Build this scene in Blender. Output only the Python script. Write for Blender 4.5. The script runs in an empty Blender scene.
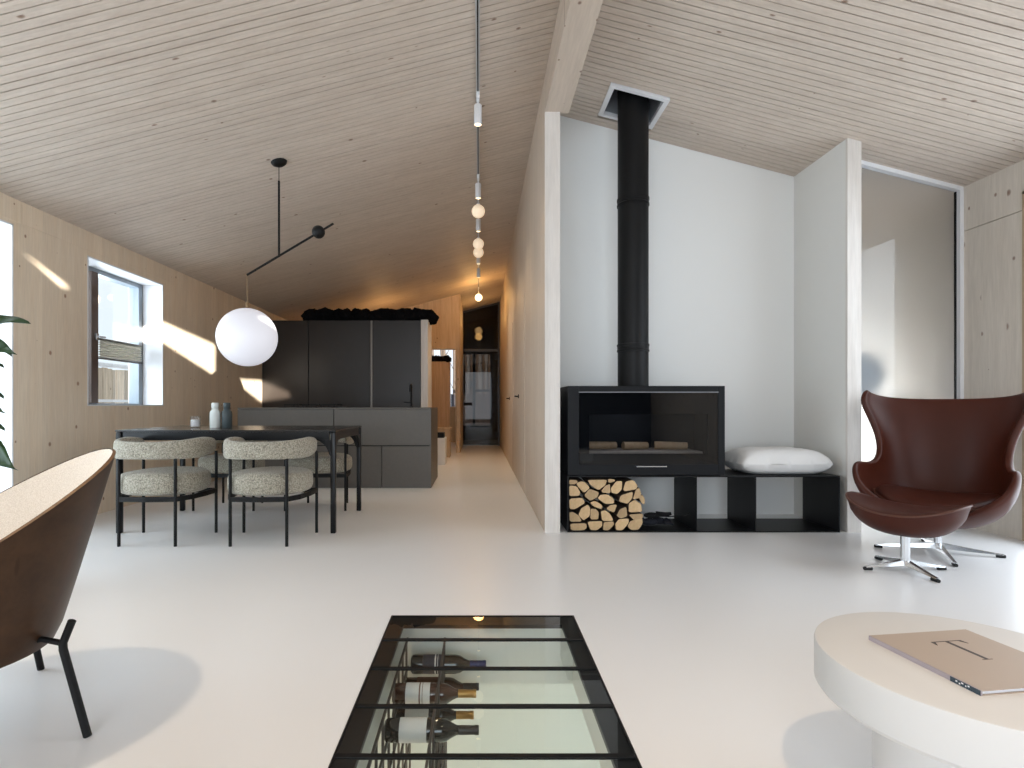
import bpy, bmesh, math, random
from mathutils import Vector, Matrix, noise
R = math.radians
PI = math.pi
C = bpy.context.scene.collection
SC = bpy.context.scene
random.seed(7)

# ------------------------------------------------------------------ camera
cam = bpy.data.objects.new('camera', bpy.data.cameras.new('camera'))
C.objects.link(cam)
cam.location = (0, 0, .93)
cam.rotation_euler = (R(90), 0, 0)
cam.data.sensor_width = 36
cam.data.lens = 560 / 1024 * 36
cam.data.shift_x = (512 - 479) / 1024
cam.data.shift_y = (405.5 - 384) / 1024
cam.data.clip_start = .05
SC.camera = cam

# ------------------------------------------------------------------ world, sun, daylight, exposure
SC.view_settings.view_transform = 'Standard'
SC.view_settings.look = 'None'
SC.view_settings.gamma = 1
SC.view_settings.use_curve_mapping = False
SC.view_settings.exposure = 0.0
SC.cycles.use_denoising = True
SC.cycles.max_bounces = 10
SC.cycles.diffuse_bounces = 5
SC.cycles.transparent_max_bounces = 12
SC.cycles.sample_clamp_indirect = 6
SC.cycles.caustics_reflective = False
SC.cycles.caustics_refractive = False
w = bpy.data.worlds.new('world'); SC.world = w; w.use_nodes = True
w.node_tree.nodes['Background'].inputs[0].default_value = (.86, .93, 1, 1)
w.node_tree.nodes['Background'].inputs[1].default_value = 1.15

SUN = Vector((-.5, 1, -.10)).normalized()
def lamp(name, kind, loc, energy, color, rot=None, aim=None, **kw):
    l = bpy.data.lights.new(name, kind); l.energy = energy; l.color = color
    for k, v in kw.items(): setattr(l, k, v)
    o = bpy.data.objects.new(name, l); C.objects.link(o); o.location = loc
    if aim is not None: o.rotation_euler = Vector(aim).to_track_quat('-Z', 'Y').to_euler()
    elif rot: o.rotation_euler = rot
    return o
lamp('sun', 'SUN', (8, -10, 6), 24.0, (1, .93, .82), aim=SUN, angle=R(.35))
DAY = (.81, .905, 1.0)
# daylight lamps: one added before the solid rear wall, others at the windows
lamp('daylight_rear_fill', 'AREA', (-.7, -3.8, 1.45), 212, DAY, aim=(0, 1, .0), shape='RECTANGLE', size=4.6, size_y=2.5)
lamp('daylight_right', 'AREA', (3.66, 2.55, 1.25), 60, DAY, aim=(-1, 0, 0), shape='RECTANGLE', size=2.5, size_y=2.3)
lamp('daylight_left', 'AREA', (-3.75, 2.6, 1.2), 75, DAY, aim=(1, 0, -.05), shape='RECTANGLE', size=2.3, size_y=2.1)
lamp('daylight_left_small', 'AREA', (-3.85, 5.2, 1.6), 32, DAY, aim=(1, 0, -.1), shape='RECTANGLE', size=1.1, size_y=1.2)

# ------------------------------------------------------------------ helpers
def srgb(r, g=None, b=None):
    if g is None: r, g, b = r
    f = lambda c: (c/255/12.92) if c/255 <= .04045 else ((c/255+.055)/1.055)**2.4
    return (f(r), f(g), f(b), 1)

class MB:
    def __init__(s): s.bm = bmesh.new()
    def box(s, x0, x1, y0, y1, z0, z1, bev=0, seg=2):
        b = bmesh.new()
        bmesh.ops.create_cube(b, size=1)
        for v in b.verts:
            v.co = Vector(((x0+x1)/2+v.co.x*(x1-x0), (y0+y1)/2+v.co.y*(y1-y0), (z0+z1)/2+v.co.z*(z1-z0)))
        if bev: bmesh.ops.bevel(b, geom=b.edges[:], offset=bev, segments=seg, affect='EDGES', profile=.5)
        s.merge(b); return s
    def merge(s, b, M=None):
        if M is not None: bmesh.ops.transform(b, matrix=M, verts=b.verts)
        me = bpy.data.meshes.new('tmp'); b.to_mesh(me); b.free()
        s.bm.from_mesh(me); bpy.data.meshes.remove(me)
    def quad(s, *pts):
        s.bm.faces.new([s.bm.verts.new(p) for p in pts]); return s
    def prism(s, pts, d):
        """closed polygon pts extruded by vector d"""
        d = Vector(d); n = len(pts)
        a = [s.bm.verts.new(p) for p in pts]; b = [s.bm.verts.new(Vector(p)+d) for p in pts]
        s.bm.faces.new(a); s.bm.faces.new(b[::-1])
        for i in range(n): s.bm.faces.new([a[i], b[i], b[(i+1) % n], a[(i+1) % n]])
        return s
    def tube(s, pts, r, n=12, cap=True):
        pts = [Vector(p) for p in pts]
        if not isinstance(r, (list, tuple)): r = [r]*len(pts)
        rings = []; prev = None
        for i, p in enumerate(pts):
            t = ((pts[min(i+1, len(pts)-1)]-p).normalized() + (p-pts[max(i-1, 0)]).normalized())
            t = t.normalized() if t.length > 1e-6 else Vector((0, 0, 1))
            if prev is None:
                u = t.orthogonal().normalized()
            else:
                u = (prev - t*prev.dot(t)).normalized()
            prev = u; v = t.cross(u)
            rings.append([s.bm.verts.new(p+(u*math.cos(2*PI*k/n)+v*math.sin(2*PI*k/n))*r[i]) for k in range(n)])
        for a, b in zip(rings, rings[1:]):
            for k in range(n): s.bm.faces.new([a[k], a[(k+1) % n], b[(k+1) % n], b[k]])
        if cap: s.bm.faces.new(rings[0][::-1]); s.bm.faces.new(rings[-1])
        return s
    def lathe(s, prof, o=(0, 0, 0), n=32, M=None):
        b = bmesh.new(); rings = []
        for (r, z) in prof:
            if r < 1e-5: rings.append([b.verts.new((0, 0, z))])
            else: rings.append([b.verts.new((r*math.cos(2*PI*k/n), r*math.sin(2*PI*k/n), z)) for k in range(n)])
        for a, c in zip(rings, rings[1:]):
            for k in range(n):
                k2 = (k+1) % n
                if len(a) == 1 and len(c) == 1: continue
                if len(a) == 1: b.faces.new([a[0], c[k2], c[k]])
                elif len(c) == 1: b.faces.new([a[k], a[k2], c[0]])
                else: b.faces.new([a[k], a[k2], c[k2], c[k]])
        bmesh.ops.recalc_face_normals(b, faces=b.faces)
        s.merge(b, Matrix.Translation(o) @ (M or Matrix.Identity(4))); return s
    def sphere(s, o, r, n=32, sc=(1, 1, 1)):
        b = bmesh.new(); bmesh.ops.create_uvsphere(b, u_segments=n, v_segments=n//2, radius=r)
        s.merge(b, Matrix.Translation(o) @ Matrix.Diagonal((*sc, 1))); return s
    def grid(s, P, closeu=False, closev=False):
        V = [[s.bm.verts.new(p) for p in row] for row in P]
        nu, nv = len(V), len(V[0])
        for i in range(nu if closeu else nu-1):
            for j in range(nv if closev else nv-1):
                s.bm.faces.new([V[i][j], V[i][(j+1) % nv], V[(i+1) % nu][(j+1) % nv], V[(i+1) % nu][j]])
        return V
    def build(s, name, m, parent=None, smooth=False, world=False, loc=None, rot=None, label=None, sub=0, solid=0, off=-1, recalc=True):
        if recalc: bmesh.ops.recalc_face_normals(s.bm, faces=s.bm.faces)
        if world and parent is not None:
            bmesh.ops.translate(s.bm, vec=-parent.location, verts=s.bm.verts)
        me = bpy.data.meshes.new(name); s.bm.to_mesh(me); s.bm.free()
        if m: me.materials.append(m)
        if smooth:
            for p in me.polygons: p.use_smooth = True
            if smooth != 'all': me.set_sharp_from_angle(angle=R(smooth if smooth is not True else 40))
        o = bpy.data.objects.new(name, me); C.objects.link(o)
        if parent: o.parent = parent
        if loc: o.location = loc
        if rot: o.rotation_euler = rot
        if label: o['label'] = label
        if solid:
            md = o.modifiers.new('solid', 'SOLIDIFY'); md.thickness = solid; md.offset = off
        if sub:
            md = o.modifiers.new('sub', 'SUBSURF'); md.levels = sub; md.render_levels = sub
        return o

def thing(name, label, cat, loc=(0, 0, 0), rz=0, group=None):
    o = bpy.data.objects.new(name, None); C.objects.link(o); o.empty_display_size = .1
    o.location = loc; o.rotation_euler = (0, 0, rz)
    o['label'] = label; o['category'] = cat
    if group: o['group'] = group
    return o
def tag(o, label, cat, group=None, kind=None):
    o['label'] = label; o['category'] = cat
    if group: o['group'] = group
    if kind: o['kind'] = kind
    return o
def struct(o, label=None):
    o['kind'] = 'structure'
    if label: o['label'] = label
    return o
def dup(root, loc, rz, label, group=None):
    def cp(o, par):
        c = o.copy(); C.objects.link(c)
        if par: c.parent = par
        for ch in o.children: cp(ch, c)
        return c
    r = cp(root, None); r.location = loc; r.rotation_euler = (0, 0, rz); r['label'] = label
    if group: r['group'] = group
    return r

# ------------------------------------------------------------------ materials
def mat(name):
    m = bpy.data.materials.new(name); m.use_nodes = True
    return m, m.node_tree, m.node_tree.nodes['Principled BSDF']
def N(t, kind, **kw):
    n = t.nodes.new(kind)
    for k, v in kw.items():
        if k.startswith('i_'):
            key = k[2:]; key = int(key) if key.isdigit() else key
            n.inputs[key].default_value = v
        else: setattr(n, k, v)
    return n
def setp(b, **kw):
    al = dict(rough='Roughness', metal='Metallic', spec='Specular IOR Level', coat='Coat Weight', coatr='Coat Roughness', trans='Transmission Weight', ior='IOR', sheen='Sheen Weight', es='Emission Strength', ec='Emission Color')
    for k, v in kw.items(): b.inputs[al[k]].default_value = v
def plain(name, col, rough=.5, var=.04, scale=8, bump=0, bscale=60, **kw):
    m, t, b = mat(name)
    tc = N(t, 'ShaderNodeTexCoord'); nz = N(t, 'ShaderNodeTexNoise', i_Scale=scale, i_Detail=3.0)
    t.links.new(tc.outputs['Object'], nz.inputs['Vector'])
    hs = N(t, 'ShaderNodeHueSaturation'); hs.inputs['Color'].default_value = srgb(*col)
    mr = N(t, 'ShaderNodeMapRange'); mr.inputs[3].default_value = 1-var; mr.inputs[4].default_value = 1+var
    t.links.new(nz.outputs[0], mr.inputs[0]); t.links.new(mr.outputs[0], hs.inputs['Value'])
    t.links.new(hs.outputs[0], b.inputs['Base Color'])
    setp(b, rough=rough, **kw)
    if bump:
        n2 = N(t, 'ShaderNodeTexNoise', i_Scale=bscale, i_Detail=2.0); t.links.new(tc.outputs['Object'], n2.inputs['Vector'])
        bp = N(t, 'ShaderNodeBump', i_Strength=bump, i_Distance=.01)
        t.links.new(n2.outputs[0], bp.inputs['Height']); t.links.new(bp.outputs[0], b.inputs['Normal'])
    return m
def ramp(t, stops, interp='LINEAR'):
    r = N(t, 'ShaderNodeValToRGB'); r.color_ramp.interpolation = interp
    el = r.color_ramp.elements
    while len(el) < len(stops): el.new(.5)
    for e, (p, c) in zip(el, stops): e.position = p; e.color = c
    return r
def wood(name, col, dark, knot=(92, 66, 50), axis='z', cross='y', plank=.12, knots=3.0, rough=.55, streak=.5, knot_size=.10, pv=.07, grain=1.0, poff=0, objvar=0):
    """whitewashed timber: grain along axis, planks stacked across `cross`"""
    m, t, b = mat(name)
    tc = N(t, 'ShaderNodeTexCoord')
    sp = N(t, 'ShaderNodeSeparateXYZ'); t.links.new(tc.outputs['Object'], sp.inputs[0])
    ax = {'x': 0, 'y': 1, 'z': 2}
    # plank index
    mo = N(t, 'ShaderNodeMath', operation='MULTIPLY_ADD'); mo.inputs[1].default_value = 1/plank; mo.inputs[2].default_value = poff
    t.links.new(sp.outputs[ax[cross]], mo.inputs[0])
    fl = N(t, 'ShaderNodeMath', operation='FLOOR'); t.links.new(mo.outputs[0], fl.inputs[0])
    wn = N(t, 'ShaderNodeTexWhiteNoise', noise_dimensions='1D'); t.links.new(fl.outputs[0], wn.inputs['W'])
    # shift grain per plank
    sc = N(t, 'ShaderNodeMapping')
    s = [14, 14, 14]; s[ax[axis]] = 1.1; sc.inputs['Scale'].default_value = s
    av = N(t, 'ShaderNodeVectorMath', operation='SCALE'); t.links.new(wn.outputs['Color'], av.inputs[0]); av.inputs['Scale'].default_value = 9.0
    t.links.new(tc.outputs['Object'], sc.inputs[0])
    ad = N(t, 'ShaderNodeVectorMath', operation='ADD'); t.links.new(sc.outputs[0], ad.inputs[0]); t.links.new(av.outputs[0], ad.inputs[1])
    nz = N(t, 'ShaderNodeTexNoise', i_Scale=1.0, i_Detail=6.0, i_Roughness=.65, i_Distortion=.4)
    t.links.new(ad.outputs[0], nz.inputs['Vector'])
    nf = N(t, 'ShaderNodeTexNoise', i_Scale=6.0, i_Detail=3.0); t.links.new(ad.outputs[0], nf.inputs['Vector'])
    rp = ramp(t, [(.5-.22*streak-.12, srgb(*dark)), (.62, srgb(*col))]); t.links.new(nz.outputs[0], rp.inputs[0])
    # plank tint
    hs = N(t, 'ShaderNodeHueSaturation')
    mr = N(t, 'ShaderNodeMapRange'); mr.inputs[3].default_value = 1-pv; mr.inputs[4].default_value = 1+pv
    t.links.new(wn.outputs['Value'], mr.inputs[0]); t.links.new(mr.outputs[0], hs.inputs['Value']); t.links.new(rp.outputs[0], hs.inputs['Color'])
    mx0 = N(t, 'ShaderNodeMix', data_type='RGBA', blend_type='MULTIPLY'); mx0.inputs[0].default_value = .22*grain
    t.links.new(hs.outputs[0], mx0.inputs[6]); t.links.new(nf.outputs[0], mx0.inputs[7])
    # knots
    cmb = N(t, 'ShaderNodeCombineXYZ'); t.links.new(sp.outputs[ax[cross]], cmb.inputs[0]); t.links.new(sp.outputs[ax[axis]], cmb.inputs[1])
    km = N(t, 'ShaderNodeMapping'); km.inputs['Scale'].default_value = (knots, knots*.8, 1)
    t.links.new(cmb.outputs[0], km.inputs[0])
    ad2 = N(t, 'ShaderNodeVectorMath', operation='ADD'); t.links.new(km.outputs[0], ad2.inputs[0]); t.links.new(av.outputs[0], ad2.inputs[1])
    vo = N(t, 'ShaderNodeTexVoronoi', voronoi_dimensions='2D', i_Scale=1.0); t.links.new(ad2.outputs[0], vo.inputs['Vector'])
    cs = N(t, 'ShaderNodeSeparateColor'); t.links.new(vo.outputs['Color'], cs.inputs[0])
    ksz = N(t, 'ShaderNodeMapRange'); ksz.inputs[1].default_value = .25; ksz.inputs[2].default_value = 1; ksz.inputs[3].default_value = 0; ksz.inputs[4].default_value = knot_size
    t.links.new(cs.outputs[0], ksz.inputs[0])
    kmx = N(t, 'ShaderNodeMath', operation='MAXIMUM'); kmx.inputs[1].default_value = .004; t.links.new(ksz.outputs[0], kmx.inputs[0])
    dv = N(t, 'ShaderNodeMath', operation='DIVIDE'); t.links.new(vo.outputs['Distance'], dv.inputs[0]); t.links.new(kmx.outputs[0], dv.inputs[1])
    kr = ramp(t, [(0, (1, 1, 1, 1)), (.55, (.75, .75, .75, 1)), (1.0, (0, 0, 0, 1))]); t.links.new(dv.outputs[0], kr.inputs[0])
    mx = N(t, 'ShaderNodeMix', data_type='RGBA'); t.links.new(kr.outputs[0], mx.inputs[0])
    t.links.new(mx0.outputs[2], mx.inputs[6]); mx.inputs[7].default_value = srgb(*knot)
    if objvar:
        oi = N(t, 'ShaderNodeObjectInfo'); h2 = N(t, 'ShaderNodeHueSaturation'); m2 = N(t, 'ShaderNodeMapRange'); m2.inputs[3].default_value = 1-objvar; m2.inputs[4].default_value = 1+objvar*.6
        t.links.new(oi.outputs['Random'], m2.inputs[0]); t.links.new(m2.outputs[0], h2.inputs['Value']); t.links.new(mx.outputs[2], h2.inputs['Color']); t.links.new(h2.outputs[0], b.inputs['Base Color'])
    else: t.links.new(mx.outputs[2], b.inputs['Base Color'])
    setp(b, rough=rough)
    return m
def fabric(name, c1, c2, scale=140, bump=.5):
    m, t, b = mat(name)
    tc = N(t, 'ShaderNodeTexCoord')
    nz = N(t, 'ShaderNodeTexNoise', i_Scale=scale, i_Detail=4.0, i_Roughness=.7); t.links.new(tc.outputs['Object'], nz.inputs['Vector'])
    rp = ramp(t, [(.36, srgb(*c1)), (.62, srgb(*c2))]); t.links.new(nz.outputs[0], rp.inputs[0])
    t.links.new(rp.outputs[0], b.inputs['Base Color'])
    vo = N(t, 'ShaderNodeTexVoronoi', i_Scale=scale*.8); t.links.new(tc.outputs['Object'], vo.inputs['Vector'])
    bp = N(t, 'ShaderNodeBump', i_Strength=bump, i_Distance=.006); bp.invert = True
    t.links.new(vo.outputs[0], bp.inputs['Height']); t.links.new(bp.outputs[0], b.inputs['Normal'])
    setp(b, rough=.95, sheen=.25, spec=.15)
    return m
def thin_glass(name, tint=(1, 1, 1), ior=1.5, rough=0.0, extra=0.0):
    m, t, b = mat(name); t.nodes.remove(b)
    out = t.nodes['Material Output']
    tr = N(t, 'ShaderNodeBsdfTransparent'); tr.inputs[0].default_value = (*tint, 1)
    gl = N(t, 'ShaderNodeBsdfGlossy'); gl.inputs['Roughness'].default_value = rough
    fr = N(t, 'ShaderNodeFresnel'); fr.inputs[0].default_value = ior
    ge = N(t, 'ShaderNodeNewGeometry')
    mxi = N(t, 'ShaderNodeMath', operation='ADD'); mxi.inputs[1].default_value = extra
    t.links.new(fr.outputs[0], mxi.inputs[0])
    mm = N(t, 'ShaderNodeMath', operation='MULTIPLY')
    inv = N(t, 'ShaderNodeMath', operation='SUBTRACT'); inv.inputs[0].default_value = 1
    t.links.new(ge.outputs['Backfacing'], inv.inputs[1])
    t.links.new(mxi.outputs[0], mm.inputs[0]); t.links.new(inv.outputs[0], mm.inputs[1])
    mx = N(t, 'ShaderNodeMixShader')
    t.links.new(mm.outputs[0], mx.inputs[0]); t.links.new(tr.outputs[0], mx.inputs[1]); t.links.new(gl.outputs[0], mx.inputs[2])
    t.links.new(mx.outputs[0], out.inputs[0])
    return m
def glow(name, col, strength, base=(240, 240, 240)):
    m, t, b = mat(name); b.inputs['Base Color'].default_value = srgb(*base)
    setp(b, rough=.35, ec=srgb(*col), es=strength)
    return m

M = {}
M['floor'] = plain('poured_floor', (237, 236, 236), rough=.30, var=.025, scale=1.3, spec=.5)
M['white'] = plain('white_paint', (232, 232, 230), rough=.75, var=.015, scale=2)
M['white_trim'] = plain('white_lacquer', (228, 228, 230), rough=.45, var=.01)
M['ceil_left'] = wood('ceiling_boards', (212, 198, 184), (200, 184, 169), knot=(120, 92, 72), axis='x', cross='y', plank=.056, knots=2.4, knot_size=.045, pv=.035, streak=.4, rough=.6)
M['wall_wood'] = wood('pine_wall', (244, 228, 206), (236, 216, 190), knot=(150, 112, 84), axis='z', cross='y', plank=.11, knots=4.0, knot_size=.07, pv=.04)
M['wall_wood_x'] = wood('pine_wall_across', (214, 190, 160), (190, 162, 130), knot=(120, 85, 58), axis='z', cross='x', plank=.11, knots=4, knot_size=.07, pv=.04)
M['wall_right'] = wood('pine_wall_light', (224, 213, 200), (212, 200, 186), knot=(130, 102, 86), axis='z', cross='y', plank=.10, knots=5.5, knot_size=.15, pv=.03, poff=.3)
M['partition'] = wood('pine_partition', (212, 196, 179), (202, 184, 166), knot=(176, 146, 122), axis='z', cross='y', plank=.14, knots=3.6, knot_size=.06, pv=.03)
M['beam'] = wood('pine_beam', (206, 190, 174), (192, 175, 159), knot=(110, 82, 68), axis='y', cross='x', plank=.6, knots=7, knot_size=.09, pv=.02)
M['pale_edge'] = wood('pale_wood_edge', (230, 224, 218), (214, 206, 198), knot=(170, 150, 135), axis='z', cross='y', plank=.5, knots=3, knot_size=.06, pv=.01)
M['groove'] = plain('groove_shade', (40, 30, 24), rough=.9)  # dark backing puts the shade of the board gaps into its colour
M['black_steel'] = plain('black_steel', (16, 16, 18), rough=.42, var=.1, scale=4, spec=.25)
M['black_matte'] = plain('black_matte', (11, 11, 12), rough=.5, var=.1, spec=.25)
M['stove_grey'] = plain('stove_graphite', (18, 19, 22), rough=.48, var=.06, scale=5, spec=.2)
M['black_gloss'] = plain('black_lacquer', (9, 10, 13), rough=.28, var=.05, spec=.3)
M['table_top'] = plain('table_top_black', (34, 33, 33), rough=.22, var=.05)
M['stone'] = plain('grey_stone', (90, 85, 79), rough=.45, var=.10, scale=30, bump=.05)
M['cab'] = plain('smoked_bronze_laminate', (43, 36, 31), rough=.36, var=.07, scale=2.2, spec=.35)
M['chrome'] = plain('satin_aluminium', (215, 217, 220), rough=.18, var=.02, metal=.9)
M['rubber'] = plain('black_rubber', (22, 22, 22), rough=.7)
M['leather'] = plain('brown_leather', (66, 27, 15), rough=.42, var=.16, scale=5, bump=.06, bscale=260, spec=.25)
M['leather_pipe'] = plain('leather_piping', (84, 46, 30), rough=.35, var=.1)
M['boucle'] = fabric('grey_boucle', (112, 106, 94), (188, 182, 166), scale=120, bump=.7)
M['beige_fabric'] = fabric('beige_wool', (206, 196, 184), (226, 218, 208), scale=260, bump=.25)
M['cushion'] = plain('white_cushion_cloth', (224, 222, 220), rough=.9, var=.02, scale=4, bump=.08, bscale=300)
M['walnut'] = wood('dark_plywood', (72, 50, 34), (52, 35, 23), knot=(50, 32, 20), axis='y', cross='x', plank=9, knots=.6, knot_size=.001, pv=.0, rough=.38, streak=.9)
M['walnut'].node_tree.nodes['Principled BSDF'].inputs['Specular IOR Level'].default_value = .2
M['ply_edge'] = wood('plywood_edge', (126, 92, 60), (100, 72, 46), axis='x', cross='z', plank=.004, knots=.5, knot_size=.01)
M['plaster_top'] = plain('ivory_plaster', (217, 216, 215), rough=.6, var=.012, scale=3)
M['opal'] = glow('opal_glass_pendant', (238, 238, 248), .55, base=(180, 180, 184))
M['opal_warm'] = glow('opal_glass_small', (255, 226, 190), .55, base=(235, 220, 200))
M['opal_hot'] = glow('opal_glass_bright', (255, 225, 170), 3.0)
M['lens'] = glow('spot_lens', (255, 220, 160), 2.5)
M['glass'] = thin_glass('window_glass', (.96, .98, .98))
M['pit_glass'] = thin_glass('walk_on_glass', (.95, .98, .965), ior=1.5)
M['stove_glass'] = thin_glass('stove_glass', (.55, .56, .6), ior=1.55)
M['dark_glass'] = thin_glass('smoked_door_glass', (.30, .26, .23), ior=1.32)
M['moss'] = plain('dark_moss', (22, 22, 24), rough=1, var=.4, scale=20, spec=.05)
M['leaf'] = plain('plant_leaf', (38, 66, 34), rough=.35, var=.25, scale=9)
M['bark'] = plain('bark', (70, 52, 40), rough=.9, var=.4, scale=30, bump=.6, bscale=40)
M['log_end'] = wood('split_birch_face', (214, 184, 142), (188, 150, 106), knot=(160, 118, 76), axis='y', cross='x', plank=.3, knots=9, knot_size=.1, pv=.02, objvar=.25, streak=.9, rough=.8)
M['terracotta'] = plain('grey_clay_pot', (120, 118, 115), rough=.8)

# ------------------------------------------------------------------ ceiling planes
XL, XR, XRG = -3.26, 3.74, .735
def zl(x): return 2.38 + .2566*(x-XL)
def zr(x): return 3.405 - .262*(x-XRG)
PITCH = .056
Y0, Y1 = -4.0, 15.2
HX0, HX1, HY0, HY1 = .985, 1.43, 4.19, 4.63
def ceiling_side(name, side):
    mb = MB(); bk = MB(); rnd = random.Random(3 if side else 5)
    zf = zr if side else zl
    th = .026
    segs = [(.57, XR+.05)] if side else [(XL-.05, .50)]
    n = int((Y1-Y0)/PITCH)
    for i in range(n):
        y0 = Y0+i*PITCH; g = .0065 if rnd.random() > .22 else .0105
        ya, yb = y0+g/2, y0+PITCH-g/2
        ss = segs
        if side and yb > HY0 and ya < HY1:
            ss = [(.57, HX0), (HX1, XR+.05)]
        for (xa, xb) in ss:
            dz = rnd.uniform(0, .0012)
            mb.prism([(xa, ya, zf(xa)+dz), (xb, ya, zf(xb)+dz), (xb, ya, zf(xb)+th), (xa, ya, zf(xa)+th)], (0, yb-ya, 0))
    o = struct(mb.build(name, M['ceil_left']))
    def slab(xa, xb, ya, yb):
        bk.prism([(xa, ya, zf(xa)+th), (xb, ya, zf(xb)+th), (xb, ya, zf(xb)+th+.05), (xa, ya, zf(xa)+th+.05)], (0, yb-ya, 0))
    if side:
        slab(.57, XR+.4, Y0, HY0); slab(.57, XR+.4, HY1, Y1); slab(.57, HX0, HY0, HY1); slab(HX1, XR+.4, HY0, HY1)
    else: slab(XL-.4, .60, Y0, Y1)
    b = bk.build('backing', M['groove'], o)
    return o
ceiling_side('ceiling', 0); ceiling_side('ceiling', 1)
# ridge cover above the beam
bm_ = MB(); bm_.box(.44, .80, Y0, Y1, 3.47, 3.56); struct(bm_.build('ceiling_ridge', M['groove']))
b_ = MB()
b_.box(.482, .657, Y0, 4.1, 3.07, 3.48)
struct(b_.build('beam_ridge', M['beam']))

# ------------------------------------------------------------------ floor with the cellar opening
PX0, PX1, PY0, PY1 = -.3875, .419, .55, 2.48
f = MB()
for (xa, xb, ya, yb) in [(XL-.4, PX0, Y0, 15.3), (PX1, XR+.4, Y0, 15.3), (PX0, PX1, Y0, PY0), (PX0, PX1, PY1, 15.3)]:
    f.box(xa, xb, ya, yb, -.30, 0)
struct(f.build('floor', M['floor']))
# cellar below
CW = plain('cellar_paint', (214, 217, 212), rough=.8, var=.01)
c = MB()
cx0, cx1, cy0, cy1, cz = -.95, 1.25, .2, 3.3, -2.35
c.box(cx0-.1, cx0, cy0, cy1, cz, -.3); c.box(cx1, cx1+.1, cy0, cy1, cz, -.3)
c.box(cx0-.1, cx1+.1, cy1, cy1+.1, cz, -.3); c.box(cx0-.1, cx1+.1, cy0-.1, cy0, cz, -.3)
struct(c.build('wall_cellar', CW))
c = MB(); c.box(cx0-.1, cx1+.1, cy0-.1, cy1+.1, cz-.1, cz); struct(c.build('floor_cellar', CW))
lamp('cellar_light', 'AREA', (.65, 1.9, -.33), 40, (.93, 1, .97), aim=(.1, .1, -1), shape='RECTANGLE', size=.9, size_y=2.0)
lamp('cellar_warm_light', 'POINT', (-.62, 1.9, -.95), 13, (1, .72, .46), shadow_soft_size=.08)

# ------------------------------------------------------------------ walls
def zt(x): return (zl(x) if x < XRG else zr(x))+.03
W1 = (4.66, 5.78, .93, 2.18)        # window_1
W2 = (1.3, 3.92, .0, 2.2)           # window_2
wl = MB(); xa, xb = XL-.36, XL
H = 2.42
wl.box(xa, xb, Y0, W2[0], 0, H); wl.box(xa, xb, W2[0], W2[1], W2[3], H)
wl.box(xa, xb, W2[1], W1[0], 0, H)
wl.box(xa, xb, W1[0], W1[1], 0, W1[2]); wl.box(xa, xb, W1[0], W1[1], W1[3], H)
wl.box(xa, xb, W1[1], Y1, 0, H)
struct(wl.build('wall_left', M['wall_wood']))
# horizontal head board and vertical joint (timber strips standing 3 mm proud)
hb = MB(); hb.box(XL, XL+.003, 3.99, 13, 2.225, 2.40); hb.box(XL, XL+.003, Y0, 3.98, 2.225, 2.40)
struct(hb.build('trim_1', M['wall_wood']))
# reveal linings
def lining(name, w, depth, sill=True):
    y0, y1, z0, z1 = w; t = .012; m = MB()
    m.box(XL-depth, XL+.002, y0, y0+t, z0, z1); m.box(XL-depth, XL+.002, y1-t, y1, z0, z1)
    m.box(XL-depth, XL+.002, y0, y1, z1-t, z1)
    if sill: m.box(XL-depth, XL+.004, y0, y1, z0-.004, z0+.006)
    return struct(m.build(name, M['white_trim']))
lining('trim_2', W1, .20); lining('trim_3', W2, .24, False)
def window(name, w, xg, mull, framec, label=None):
    y0, y1, z0, z1 = w
    o = MB(); t = .07; x0, x1 = xg-.05, xg+.05
    o.box(x0, x1, y0, y0+t, z0, z1); o.box(x0, x1, y1-t, y1, z0, z1)
    o.box(x0, x1, y0+t, y1-t, z1-t*.7, z1); o.box(x0, x1, y0+t, y1-t, z0, z0+.02)
    for (a, b) in mull: o.box(x0, x1+.01, a, b, z0, z1-t*.7)
    r = struct(o.build(name, framec))
    g = MB(); g.box(xg-.006, xg+.006, y0+t, y1-t, z0+.02, z1-t*.7); g.build('pane', M['glass'], r)
    return r
GF = plain('grey_window_frame', (150, 160, 170), rough=.4)
BF = plain('brown_window_mullion', (88, 72, 64), rough=.5)
w1 = window('window_1', W1, XL-.26, [], GF)
mu = MB(); mu.box(XL-.31, XL-.19, 4.985, 5.075, .95, 2.13); mu.build('mullion', BF, w1)
hd = MB(); hd.box(XL-.19, XL-.165, 5.02, 5.05, 1.52, 1.58, .003); hd.tube([(XL-.17, 5.035, 1.55), (XL-.15, 5.035, 1.55), (XL-.145, 5.10, 1.55)], .009); hd.build('handle', M['chrome'], w1)
w2 = window('window_2', W2, XL-.30, [(2.55, 2.63)], GF)
# folded pleated blind in window_1
bl = thing('pleated_blind', 'folded pale green pleated blind hanging halfway down the left wall window', 'blind', (XL-.185, 5.36, 1.36))
pl = []
for i in range(15):
    z = 1.375+.15*i/14; pl.append((.012 if i % 2 else -.012, z))
g = MB(); g.grid([[(XL-.185+dx, y, z) for (dx, z) in pl] for y in (5.08, 5.36, 5.70)])
bc = plain('blind_cloth', (226, 225, 220), rough=.9); nt = bc.node_tree
tlc = N(nt, 'ShaderNodeBsdfTranslucent'); tlc.inputs[0].default_value = srgb(205, 200, 190); mxs = N(nt, 'ShaderNodeMixShader'); mxs.inputs[0].default_value = .35
nt.links.new(nt.nodes['Principled BSDF'].outputs[0], mxs.inputs[1]); nt.links.new(tlc.outputs[0], mxs.inputs[2]); nt.links.new(mxs.outputs[0], nt.nodes['Material Output'].inputs[0])
g.build('pleats', bc, bl, world=True, solid=.004)
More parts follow.
